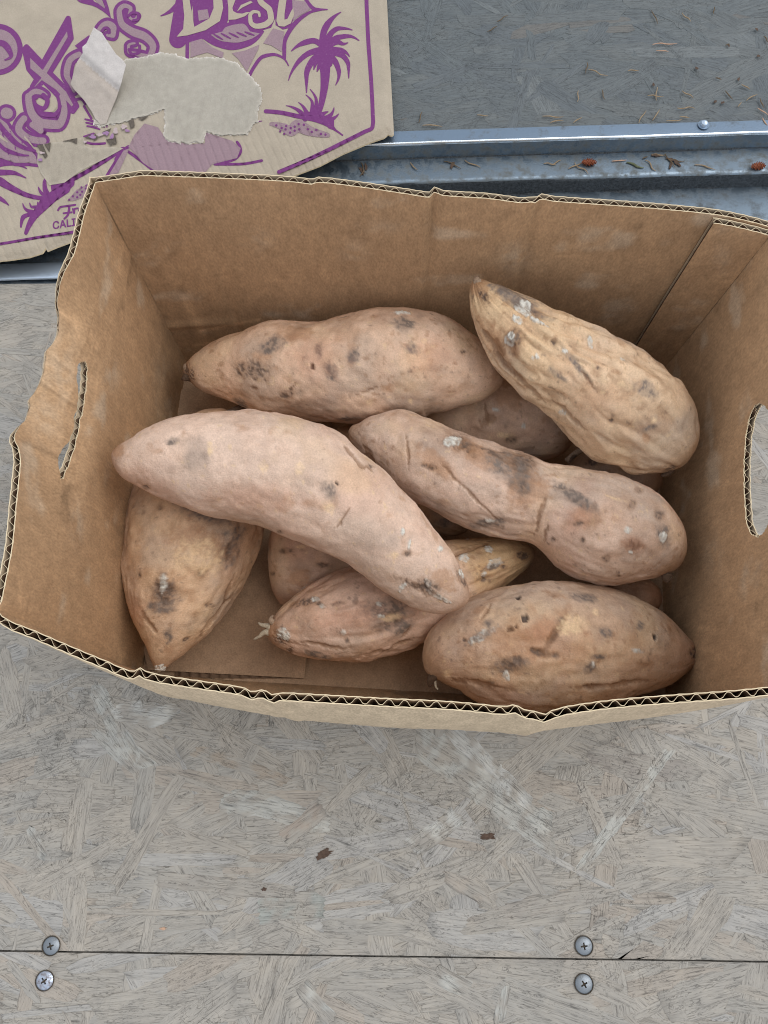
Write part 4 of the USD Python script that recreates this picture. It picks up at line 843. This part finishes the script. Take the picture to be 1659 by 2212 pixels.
# starburst round the upper word, and the word itself
purple += [stroke(c3(*a), *w) for a, w in [(((530,590),(570,510),(640,430),(720,415),(790,440),(832,500)), (3.5, 4, 1.2)), (((800,440),(800,340),(850,220),(950,120),(1020,85),(1128,72)), (4, 5, 1.2)), (((1128,72),(1040,70),(980,20),(960,-20)), (1.2, 4, 4)),
          (((60,450),(62,320),(50,300)), (4, 4, 4)), (((40,-60),(0,20),(-60,80),(-140,120)), (6, 6, 1))]]
pale += [Polygon(c3((85,320),(170,295),(250,360),(340,400),(330,445),(215,400),(140,420),(85,440))), Polygon(c3((400,405),(500,385),(610,340),(600,380),(515,545),(450,450))), Polygon(c3((640,330),(715,215),(800,240),(780,395),(700,345))),
         Polygon(c3((860,0),(960,10),(1000,70),(900,130),(870,160)))]
def letter(strokes, edge, fillmat, inner):
    """Outlined letter: dark outer stroke with a lighter core."""
    o = unary_union([stroke(*s) for s in strokes]); purple.append(o.buffer(edge)); (pale if fillmat else bare).append(o.buffer(inner))
# B
B_out = unary_union([stroke(c3((-10,300),(40,10),(60,-80)), 14), stroke(c3((0,260),(180,230),(310,120),(300,0),(260,-70)), 14)])
purple.append(B_out.buffer(5).union(Polygon(c3((100,-60),(280,-60),(330,80),(300,160),(110,210)))))
bare.append(Polygon(c3((-20,280),(60,270),(200,230),(310,160),(335,60),(320,-60),(255,-60),(262,60),(230,140),(115,205),(85,40),(70,-60),(20,-60),(38,120),(30,220))))
pale.append(Polygon(c3((140,80),(215,70),(230,140),(150,160))))
# E, S, T of the same word
purple += [Polygon(c3((360,-60),(540,-60),(560,60),(540,150),(420,180),(380,170),(370,60))), Polygon(c3((540,-60),(720,-60),(740,120),(700,210),(600,240),(530,190))), Polygon(c3((720,-60),(880,-60),(880,110),(850,210),(790,225),(735,190)))]
bare += [Polygon(c3((362,-60),(374,60),(374,152),(430,148),(500,124),(540,92),(515,92),(480,104),(440,100),(412,85),(405,60),(428,0),(430,-60))), Polygon(c3((440,88),(480,58),(560,18),(545,6),(470,38))),
         stroke(c3((600,-60),(620,10),(690,80),(700,140),(650,190),(590,200),(545,170),(540,120),(570,88),(605,95),(612,122)), 6, 6.5, 2.5),
         Polygon(c3((770,-60),(825,-60),(802,110),(802,150),(825,143),(850,90),(868,60),(876,110),(850,178),(800,203),(757,198),(740,160),(752,60)))]
# the smile-shaped sun below
purple.append(Polygon(list(map(tuple, curve(c3((185,290),(290,350),(400,375),(530,345),(640,240)))))+list(map(tuple, curve(c3((610,225),(520,150),(340,190),(260,240)))))).buffer(2))
pale.append(Polygon(list(map(tuple, curve(c3((240,265),(330,315),(430,325),(540,300),(615,255)))))+list(map(tuple, curve(c3((540,240),(480,180),(350,210),(330,240)))))))
detail += [stroke(c3((260+60*i, 258-4*i), (330+60*i, 300-8*i)), 1.2, 2.2, 1.2) for i in range(5)]
# S (after the hidden letter), and the curls before it
def outlined(cl, wd, edge=5.2):
    o = unary_union([stroke(*s) for s in cl]) if isinstance(cl, list) else cl
    purple.append(o.buffer(edge)); pale.append(o.buffer(-2.0)); return o
outlined([(c4((1110,130),(1080,160),(1045,130),(1060,70),(1010,45),(965,90),(980,180),(1060,250),(1180,300),(1240,380),(1200,460),(1120,440),(1045,420),(1040,370),(1090,350)), 4, 11, 4)], 0)
detail.append(stroke(c4((1040,130),(1080,100),(1120,110),(1120,150),(1080,165)), 3)); detail.append(stroke(c4((1045,400),(1075,440),(1130,420),(1130,370)), 3.2))
outlined([(c4((800,240),(870,190),(920,230),(915,290),(870,285)), 6, 9, 5)], 0)
detail.append(stroke(c4((830,250),(850,225),(880,240),(880,270)), 3, 3, 2))
outlined([(c4((640,440),(560,500),(540,600),(575,680),(600,740)), 8, 9, 5)], 0)
purple.append(Polygon(c4((605,370),(720,285),(745,300),(660,420))))
# X
xs_ = Polygon(c4((200,400),(215,380),(345,520),(552,150),(575,310),(400,590),(570,760),(620,860),(590,900),(540,850),(440,740),(350,650),(290,720),(265,700),(300,640),(235,560))); purple.append(xs_.buffer(6.0))
pale.append(Polygon(c4((238,455),(345,560),(545,240),(555,300),(385,590),(540,740),(600,850),(580,870),(450,730),(340,655),(285,710),(270,705),(330,630),(240,555))).buffer(-1.5))
# O at the left margin
o_ = Point(*c4((-30, 400))[0]).buffer(1); ring = shapely.affinity.scale(Point(c4((-20, 400))[0]).buffer(40), 1.28, 1.30); purple.append(ring.buffer(3.5)); pale.append(ring.buffer(-8))
detail.append(stroke(c4((-60,340),(20,350),(70,400),(90,450),(40,485)), 6, 7, 1.5)); None
# tail of a letter at the top edge
purple.append(Polygon(list(map(tuple, curve(c4((605,-30),(640,15),(760,50),(900,150)), 20)))+c4((880,60),(850,-30))).difference(Polygon(c4((740,-30),(815,-30),(850,60),(760,10))))); pale.append(Polygon(c4((750,-30),(810,-30),(850,70),(790,25))))
# the lower diagonal word
outlined([(c4((230,780),(250,900),(350,1000),(470,1010),(520,900),(500,780)), 9, 12, 7), (c4((230,780),(290,740),(370,770)), 7, 8, 6), (c4((260,1010),(330,1060)), 8)], 0)
detail.append(stroke(c4((350,770),(385,820),(350,880),(290,850),(275,810),(300,790)), 5, 5, 3)); detail.append(stroke(c4((300,860),(340,920),(430,930),(490,860)), 5, 6, 3)); bare.append(Polygon(c4((330,885),(400,880),(430,820),(465,860),(430,905),(370,910))))
outlined([(c4((50,915),(60,918)), 14)], 0)
outlined([(c4((195,960),(150,1040),(260,1130),(350,1140)), 9, 10, 9)], 0)
nn = Polygon(c4((-60,900),(60,990),(130,1090),(230,1180),(300,1260),(320,1340),(230,1330),(120,1330),(0,1290),(-60,1270))); purple.append(nn.buffer(4)); pale.append(nn.buffer(-3))
detail += [stroke(c4((-40,960),(60,1090),(160,1180),(280,1220)), 5, 6, 3), stroke(c4((-40,1120),(60,1220),(230,1260)), 3, 5, 1.5)]; bare.append(stroke(c4((200,1110),(290,1215)), 1.6, 1.4, .6)); bare.append(stroke(c4((-30,1080),(60,1150)), 2, 3, 1))
# lower left mound with its fallen palm
purple += [stroke(c5((990,170),(760,320),(560,430),(450,480)), 4.5, 4.5, 5), stroke(c5((210,850),(260,740),(360,620),(470,520),(560,440)), 4, 11, 12), Polygon(c5((340,560),(420,510),(520,470),(600,430),(560,520),(440,600),(330,690),(260,760),(250,700)))]
for a, w in [(((440,510),(430,430),(500,370)), (6, 4, 1)), (((480,500),(520,410),(580,378)), (6, 4, 1)), (((380,530),(360,440),(408,378)), (6, 4, 1)), (((350,540),(330,520),(310,478)), (4, 3, 1)), (((540,460),(570,430),(612,408)), (5, 3, 1)), (((350,570),(240,550),(120,500),(0,430)), (4.5, 5.5, 9)),
             (((300,640),(260,640),(240,608)), (4, 3, 1)), (((260,680),(210,660),(184,612)), (5, 3, 1)), (((260,700),(190,720),(170,800)), (4, 5, 2)), (((330,630),(310,620),(305,600)), (3, 3, 1)), (((-20,300),(80,285),(215,328)), (6, 5, 1)), (((-20,360),(80,360),(210,405)), (7, 5, 1)), (((-20,560),(30,590),(70,625)), (5, 4, 1)), (((-20,210),(60,225),(230,290)), (1, 1, 1))]:
    purple.append(stroke(c5(*a), *w))
fr = Polygon(c5((545,590),(620,500),(720,450),(760,400),(800,385),(760,480),(680,560),(600,590))); pale.append(fr)
for x, y in [(560,580),(590,553),(625,560),(650,540),(625,520),(665,515),(660,480),(700,520),(695,490),(700,465),(740,480),(735,440),(770,420),(790,400)]:
    detail.append(Point(*c5((x, y))[0]).buffer(2.4))
purple += [stroke(c4((690+8*i, 965+28*i), (760+10*i, 985+26*i), (795+6*i, 1000+24*i)), 2.0, 2.6, 1.6) for i in range(3)]
purple += [stroke(c4((840, 1000), (845, 1030)), 1.5), stroke(c4((862, 1000), (866, 1028)), 1.5), stroke(c4((680, 860), (740, 960)), 2.6), stroke(c4((600, 820), (650, 800), (690, 840)), 3.2), stroke(c4((690, 1150), (760, 1165), (850, 1160)), 2.6), stroke(c4((680, 1105), (760, 1080)), 2)]
# plain tint areas where the torn-off picture was
pale.append(Polygon(c1((520,595),(545,545),(585,500),(640,515),(670,560),(760,585),(830,580),(830,535),(940,570),(975,600),(960,640),(860,665),(830,700),(640,700),(580,660))))
purple += [stroke(c1((500,600),(570,650),(640,705)), 3.2), stroke(c1((960,575),(975,610),(950,645),(870,660)), 3), stroke(c1((470,645),(505,605),(520,595)), 4), stroke(c1((430,715),(470,650)), 3), stroke(c1((870,665),(960,665),(1060,650)), 3), stroke(c1((1000,500),(1060,490)), 1)]
pale.append(Polygon(c1((440,710),(500,610),(525,600),(480,700))))
# lettering at the lower left
def word(txt, h, u, v, ang, slant=0, bold=True):
    tm = text_mesh(txt, 1.0, bold=bold); f = tm.vertices[tm.faces]; nz = tm.face_normals[:, 2] > .9
    shp = unary_union([Polygon(t[:, :2]) for t in f[nz]]).buffer(.01)
    shp = shapely.affinity.skew(shp, xs=slant, origin=(0, 0)); shp = shapely.affinity.affine_transform(shp, [h, 0, 0, -h, 0, 0])
    return shapely.affinity.translate(shapely.affinity.rotate(shp, ang, origin=(0, 0)), u, v)
purple.append(word('CALIFORNIA', 15.5, 113, 495, -9, 6))
purple += [stroke(c5((470,665),(490,640),(540,632),(610,622)), 2.2), stroke(c5((560,640),(550,700),(520,735)), 2.4, 2.6, 2), stroke(c5((515,690),(580,682)), 2), stroke(c5((600,690),(605,655),(630,650)), 2), stroke(c5((645,672),(668,660),(660,645),(640,670),(660,690),(700,675)), 1.9), stroke(c5((590,655),(600,690)), 2), stroke(c5((700,660),(720,690),(705,700)), 1.9)]

clip = out.buffer(-4).difference(fz)
clip2 = clip.difference(tear2)
PU, PA, BA = unary_union([g.buffer(0) for g in purple]), unary_union([g.buffer(0) for g in pale]), unary_union([g.buffer(0) for g in bare])
clip2 = clip2.difference(tear2)
ink('purple_print', PU.intersection(clip2), M_INK, .00025)
for g_ in PA.intersection(clip2).geoms:
    ink('pale_print', g_, M_INK_PALE, .00040)
for g_ in getattr(BA.intersection(clip2), 'geoms', [BA.intersection(clip2)]):
    ink('unprinted_letter', g_, M_BARE, .00055)
for g_ in unary_union([g.buffer(0) for g in detail]).intersection(clip2).geoms:
    ink('purple_detail', g_, M_INK, .00068)

def torn_layer(name, poly, lift, color, seed, mat_=M_PAPER, step=5.0, relief=.0007):
    pts, t = patch_points(poly, step); p = on_panel(pts, lift)
    d = shapely.distance(shapely.points(pts), poly.exterior)
    p = p+PN*(relief*(fbm(np.c_[pts*.12, 0*pts[:, 0]], 4, seed)-.5)*smoothstep(0, 6, d))[:, None]
    n = vnormals(p, t); t = t if (n@PN).mean() > 0 else t[:, ::-1]
    flute_shade = np.sin(pts[:, 0]*2*np.pi/26+pts[:, 1]*.04)  # flute shadows painted into the paper colour as darker stripes
    col = np.array(color)*(1+.18*(fbm(np.c_[pts*.05, 0*pts[:, 0]], 4, seed+1)-.5)-.07*smoothstep(.80, 1, flute_shade)*smoothstep(180, 260, pts[:, 1]))[:, None]
    col = col*(1+.20*np.exp(-(d/2.5)**2))[:, None]
    return obj(name, (p, t), mat_, c2, smooth=True, tint=np.clip(col, .02, .9))
torn_layer('torn_fringe', Polygon(fz.exterior), .00030, lin(186, 180, 172), 9, relief=0)
torn_layer('torn_patch', torn, .0010, lin(163, 157, 146), 3)
torn_layer('torn_strip', tear2, .0006, lin(160, 151, 137), 6)
# open tear: flute hollow shade painted as flat dark film, and lifted scraps along the lower rip
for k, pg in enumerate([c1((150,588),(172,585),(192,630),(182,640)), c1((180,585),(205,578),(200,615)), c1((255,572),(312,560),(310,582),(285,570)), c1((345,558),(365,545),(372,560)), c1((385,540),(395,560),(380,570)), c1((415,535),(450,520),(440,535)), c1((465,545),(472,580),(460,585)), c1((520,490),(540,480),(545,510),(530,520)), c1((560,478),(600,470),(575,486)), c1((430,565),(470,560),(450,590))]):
    ink('tear_hollow_shade', Polygon(pg).buffer(.6), M_DARK, .0013)
for k, (cx, cy, rx, ry) in enumerate([(375, 555, 14, 8), (405, 548, 12, 7), (430, 540, 14, 10), (470, 530, 12, 12), (455, 555, 10, 12), (500, 515, 14, 9), (515, 530, 10, 6), (170, 620, 12, 6), (165, 650, 10, 7), (345, 575, 8, 6)]):
    r_ = np.random.default_rng(50+k); a = np.linspace(0, 2*np.pi, 11)[:-1]
    pg = Polygon([((cx+rx*math.cos(t)*r_.uniform(.5, 1.3))*.5334, (cy+ry*math.sin(t)*r_.uniform(.5, 1.3))*.5334) for t in a]).buffer(0)
    p2, t2 = patch_points(pg, 2.0); p = on_panel(p2, .0015)+PN*(.0016*r_.uniform(.3, 1)*(fbm(np.c_[p2*.2, 0*p2[:, 0]]+k, 3)))[:, None]
    n = vnormals(p, t2); t2 = t2 if (n@PN).mean() > 0 else t2[:, ::-1]
    v_, rm = solid(p-PN*.0003, p, t2)
    cc = np.array(lin(176, 160, 160) if k % 2 else lin(150, 118, 152))
    obj('paper_scrap', cat([v_, rm]), M_PAPER, c2, smooth=False, tint=np.tile(cc, (len(v_[0])+len(rm[0]), 1)))
# the peeled flap that stands up
flap = Polygon(c1((380,110),(395,122),(410,130),(430,160),(450,190),(470,220),(495,240),(510,262),(500,300),(490,340),(470,400),(445,460),(430,500),(408,505),(385,480),(370,450),(340,405),(300,362),(285,340),(292,318),(300,285),(312,250),(335,215),(333,190),(350,175),(362,150)))
pts, t2 = patch_points(flap.segmentize(1).buffer(0), 4.0)
cc_ = trimesh.graph.connected_components(trimesh.graph.face_adjacency(t2), nodes=np.arange(len(t2)), min_len=1); t2 = t2[max(cc_, key=len)]; _u, _i = np.unique(t2, return_inverse=True); pts, t2 = pts[_u], _i.reshape(-1, 3)
hinge = np.array(c1((408, 500))[0]); tip = np.array(c1((360, 150))[0]); ax = (tip-hinge)/np.linalg.norm(tip-hinge)
al = (pts-hinge)@ax/np.linalg.norm(tip-hinge); ac = (pts-hinge)@np.array([-ax[1], ax[0]])/70.0
fold = np.abs(al-.62+.42*ac)                                          # crease across the flap
h = .0012+.026*np.clip(al, 0, None)**1.3-.0035*np.exp(-(fold/.07)**2)*smoothstep(.1, .4, al)+.004*ac*smoothstep(.1, .5, al)+.0015*(fbm(np.c_[pts*.05, 0*al], 3)-.5)
h = np.maximum(h, .0011)
p = on_panel(pts, h); n = vnormals(p, t2); t2 = t2 if (n@PN).mean() > 0 else t2[:, ::-1]; N = vnormals(p, t2)
v_, rm = solid(p-N*.0004, p, t2)
fc_ = np.where((al-.62+.42*ac)[:, None] > 0, np.array(lin(196, 190, 186)), np.array(lin(172, 162, 153)))*(1+.14*(fbm(np.c_[pts*.09, 0*al], 4, 5)-.5))[:, None]  # fold shading painted in: lighter beyond the crease, darker towards the hinge
VF, FF = cat([v_, rm]); tf_ = np.vstack([fc_, fc_, np.tile(np.array(lin(196, 190, 186)), (len(rm[0]), 1))]); _, ia, ib = np.unique(np.round(VF, 7), axis=0, return_index=True, return_inverse=True); VF, FF, tf_ = VF[ia], ib.ravel()[FF], tf_[ia]
obj('peeled_flap', (VF, FF), M_PAPER, c2, smooth=True, tint=np.clip(tf_, .02, .9))

# ------------------------------------------------------------------ needles, cones and crumbs
def n2(x, y): return 774.3+x*.5334, y*.5334
ZD, ZL = .0296, ZLED+.0002
up_needles = '1190 183 1290 178 r;1205 207 1255 212 r;925 255 920 300 d;930 285 1010 308 n;890 370 885 415 n;985 365 998 405 d;1210 355 1205 410 n;1170 390 1235 392 n;1310 370 1355 400 n;1485 370 1515 405 d;1570 410 1615 385 n;1550 345 1585 365 n;745 473 830 475 n;775 500 830 490 n;870 500 905 478 n;480 468 525 472 n;258 455 243 500 d;260 510 340 515 n;1135 500 1165 450 n;1190 490 1220 445 n;1245 492 1310 485 n;1290 440 1362 442 n;1615 440 1659 470 r;1625 400 1640 440 d;1635 480 1655 510 r;1185 45 1210 100 d;1310 55 1345 90 n;560 90 605 65 d;1090 290 1135 288 n;1445 318 1470 325 d;1300 475 1340 480 n;1535 435 1550 415 n;1640 150 1658 175 d;1500 180 1485 188 d;1440 30 1438 60 d;560 110 520 130 d'
led_needles = '345 655 415 685 d;430 650 495 680 n;210 660 240 690 n;850 685 905 660 n;875 660 930 708 n;785 670 820 650 n;1025 655 1085 650 r;1160 650 1205 695 n;1185 628 1240 630 n;1255 650 1320 655 d;1360 670 1445 690 n;750 665 800 668 n;1240 625 1280 680 d;10 660 30 705 d;25 690 5 715 d;1150 645 1170 635 d'
MN = {'n': M_NEEDLE, 'd': M_NEEDLE_DARK, 'r': M_NEEDLE_RED, 'g': M_NEEDLE_GREEN}
NW = {'n': 'tan', 'd': 'dark', 'r': 'reddish'}
def needle(x0, y0, x1, y1, kd, z, label, group, width=.00055):
    r = np.random.default_rng(int(x0*7+y0)); (u0, v0), (u1, v1) = n2(x0, y0), n2(x1, y1)
    a, b = P(u0, v0, z), P(u1, v1, z); L = np.linalg.norm(b-a); side = np.array([-(b-a)[1], (b-a)[0], 0])/max(L, 1e-6)
    pts = [a+(b-a)*s+side*(4*s*(1-s)*L*r.uniform(-.10, .10))+np.array([0, 0, .0007+.0009*s*(1-s)]) for s in (0, .33, .66, 1)]
    V, Fc = tube(pts, [width*.6, width, width, width*.3], 5)
    return tag(obj('needle', (V, Fc), MN[kd], None, smooth=True), label, 'needle', group)
_seen = {}
def where(*a):
    t_ = _where(*a); _seen[t_] = _seen.get(t_, 0)+1
    return t_+', further right'*(_seen[t_]-1)
def _where(x0, y0, x1, y1, kd, deck_):
    L = math.hypot(x1-x0, y1-y0); a = math.degrees(math.atan2(y0-y1, x1-x0)) % 180
    lie = 'level' if a < 14 or a > 166 else 'upright' if 72 < a < 108 else 'leaning right' if a < 90 else 'leaning left'
    size = 'short' if L < 45 else 'long' if L > 75 else 'mid-length'
    x, y = (x0+x1)/2, (y0+y1)/2
    h = 'by the carton' if x < 400 else 'left of middle' if x < 800 else 'near the middle' if x < 1100 else 'left of the bolt' if x < 1400 and not deck_ else 'left of the bolt' if x < 1400 else 'right of the bolt' if x < 1560 else 'at the right picture edge'
    if deck_:
        v = 'just above the sill' if y > 425 else 'on the lower board' if y > 320 else 'midway up the board' if y > 160 else 'high on the board'
        return f'{size} {NW[kd]} needle {lie} {v}, {h}'
    v = 'against the riser' if y < 645 else 'on the middle of the ledge' if y < 672 else 'near the ledge front'
    return f'{size} {NW[kd]} needle {lie} {v}, {h}'
for s in up_needles.split(';'):
    x0, y0, x1, y1, kd = s.split(); q_ = tuple(map(float, (x0, y0, x1, y1))); needle(*q_, kd, ZD, where(*q_, kd, True), 'dry needles on the upper board')
for s in led_needles.split(';'):
    x0, y0, x1, y1, kd = s.split(); q_ = tuple(map(float, (x0, y0, x1, y1))); needle(*q_, kd, ZL, where(*q_, kd, False), 'dry needles on the metal ledge', .0006)
needle(1085, 660, 1155, 682, 'g', ZL, 'flat greenish needle on the ledge to the right of the first cone', None, .0010)

def cone(x0, y0, x1, y1, label):
    (u0, v0), (u1, v1) = n2(x0, y0), n2(x1, y1); a, b = P(u0, v0, ZL+.003), P(u1, v1, ZL+.003); L = np.linalg.norm(b-a); ax = (b-a)/L
    n_ = np.cross(ax, [0, 0, 1]); n_ /= np.linalg.norm(n_); m_ = np.cross(n_, ax); t = thing('fir_cone', label, 'fir cone', None)
    r = np.random.default_rng(int(x0)); parts = []
    rad = lambda s: .0030*math.sin(math.pi*min(max(.12+.84*s, 0), 1))**.7
    ci = trimesh.creation.icosphere(2); Q = np.asarray(ci.vertices)
    core = a+np.outer((Q[:, 0]*.48+.5)*L, ax)+np.outer(Q[:, 1]*.0022, n_)+np.outer(Q[:, 2]*.0022, m_)
    obj('core', (core, ci.faces), M_CONE, t, smooth=True)
    for i in range(46):
        s = (i+.5)/46; th = i*2.39996; d = math.cos(th)*n_+math.sin(th)*m_; rr_ = rad(s)
        c = a+ax*L*s+d*rr_*.75; tl = np.cross(ax, d); o = d*.8+ax*.6
        sc = .0011*(.6+.6*math.sin(math.pi*s))
        V = np.array([c-tl*sc, c+tl*sc, c+tl*sc*.8+o*sc*1.3, c-tl*sc*.8+o*sc*1.3, c+o*sc*1.9, c-d*.0004-tl*sc, c-d*.0004+tl*sc])
        parts.append((V, np.array([[0, 1, 2], [0, 2, 3], [3, 2, 4], [5, 2, 6], [5, 3, 2], [3, 4, 2]])))
    obj('scales', cat(parts), M_CONE, t, smooth=False)
cone(903, 655, 962, 658, 'small reddish cone on the ledge right of the middle')
cone(1590, 672, 1645, 672, 'small reddish cone on the ledge at the right edge of the picture')

def crumb(u, v, z, ra, rb, ang, material, label, seed, h=.0012, group=None, cat_='leaf scrap', name='leaf_scrap'):
    r = np.random.default_rng(seed); c = P(u, v, z); s = 1/(F/proj(c[None])[1][0])
    a = np.linspace(0, 2*np.pi, 27)[:-1]; ca, sa = math.cos(math.radians(ang)), math.sin(math.radians(ang))
    k = 1+.35*(noise(np.stack([np.cos(a)*2+seed, np.sin(a)*2, 0*a], 1), seed)-.5)*2+.12*r.standard_normal(26)
    pg = Polygon([(u+(ra*np.cos(q)*w*ca-rb*np.sin(q)*w*sa), v+(ra*np.cos(q)*w*sa+rb*np.sin(q)*w*ca)) for q, w in zip(a, k)]).buffer(0)
    if pg.geom_type != 'Polygon': pg = max(pg.geoms, key=lambda g: g.area)
    p2, t2 = patch_points(pg, max(1.5, min(ra, rb)*.35)); zz = z+.0003+h*fbm(np.c_[p2*.12, 0*p2[:, 0]]+seed, 3)
    p = P(p2[:, 0], p2[:, 1], zz); n = vnormals(p, t2); t2 = t2 if n[:, 2].mean() > 0 else t2[:, ::-1]
    v_, rm = solid(p-[0, 0, .0003], p, t2)
    return tag(obj(name, cat([v_, rm]), material, None, smooth=False), label, cat_, group)
crumb(700, 1844, 0, 19, 8, -15, M_LITTER, 'ragged brown leaf scrap on the grey board below the box, left of the other', 3)
crumb(1053, 1807, 0, 14, 9, 0, M_LITTER, 'brown leaf scrap on the grey board right of the middle', 4)
crumb(570, 1921, 0, 5, 4, 0, M_LITTER, 'tiny brown crumb on the grey board under the middle', 5)
crumb(352, 2006, 0, 7, 3, -10, M_NEEDLE_RED, 'tiny pale orange chip on the board near the left screws', 6, cat_='chip', name='wood_chip')
for i, (x, y) in enumerate([(1620,225),(1370,275),(1500,183),(1195,342),(1540,320),(1445,412),(1475,415),(1614,118)]):
    u, v = n2(x, y); crumb(u, v, ZD, 3.4, 2.4, 30*i, M_LITTER, 'small brown bud scale on the upper board, '+['near the upper right edge', 'left of the bolt, midway up', 'above the bolt, midway up', 'left of middle of the needles', 'right of the bolt, midway up', 'above the bolt, left of a pair', 'above the bolt, right of a pair', 'highest of them at the right edge'][i], 20+i, group='bud scales on the upper board', cat_='bud scale', name='bud_scale')
for i, (x, y) in enumerate([(1205,628),(1265,645),(1290,660),(12,690),(30,675),(1265,668),(380,668)]):
    u, v = n2(x, y); crumb(u, v, ZL, 9, 3.0, 20*i, M_LITTER, 'dark rotted leaf scrap on the ledge, '+['right of the first cone, uppermost', 'right of the first cone, in the clump', 'right of the first cone, lowest', 'at its left end, upper', 'at its left end, lower', 'right of the first cone, middle', 'left of the middle'][i], 40+i, group='leaf scraps on the metal ledge')
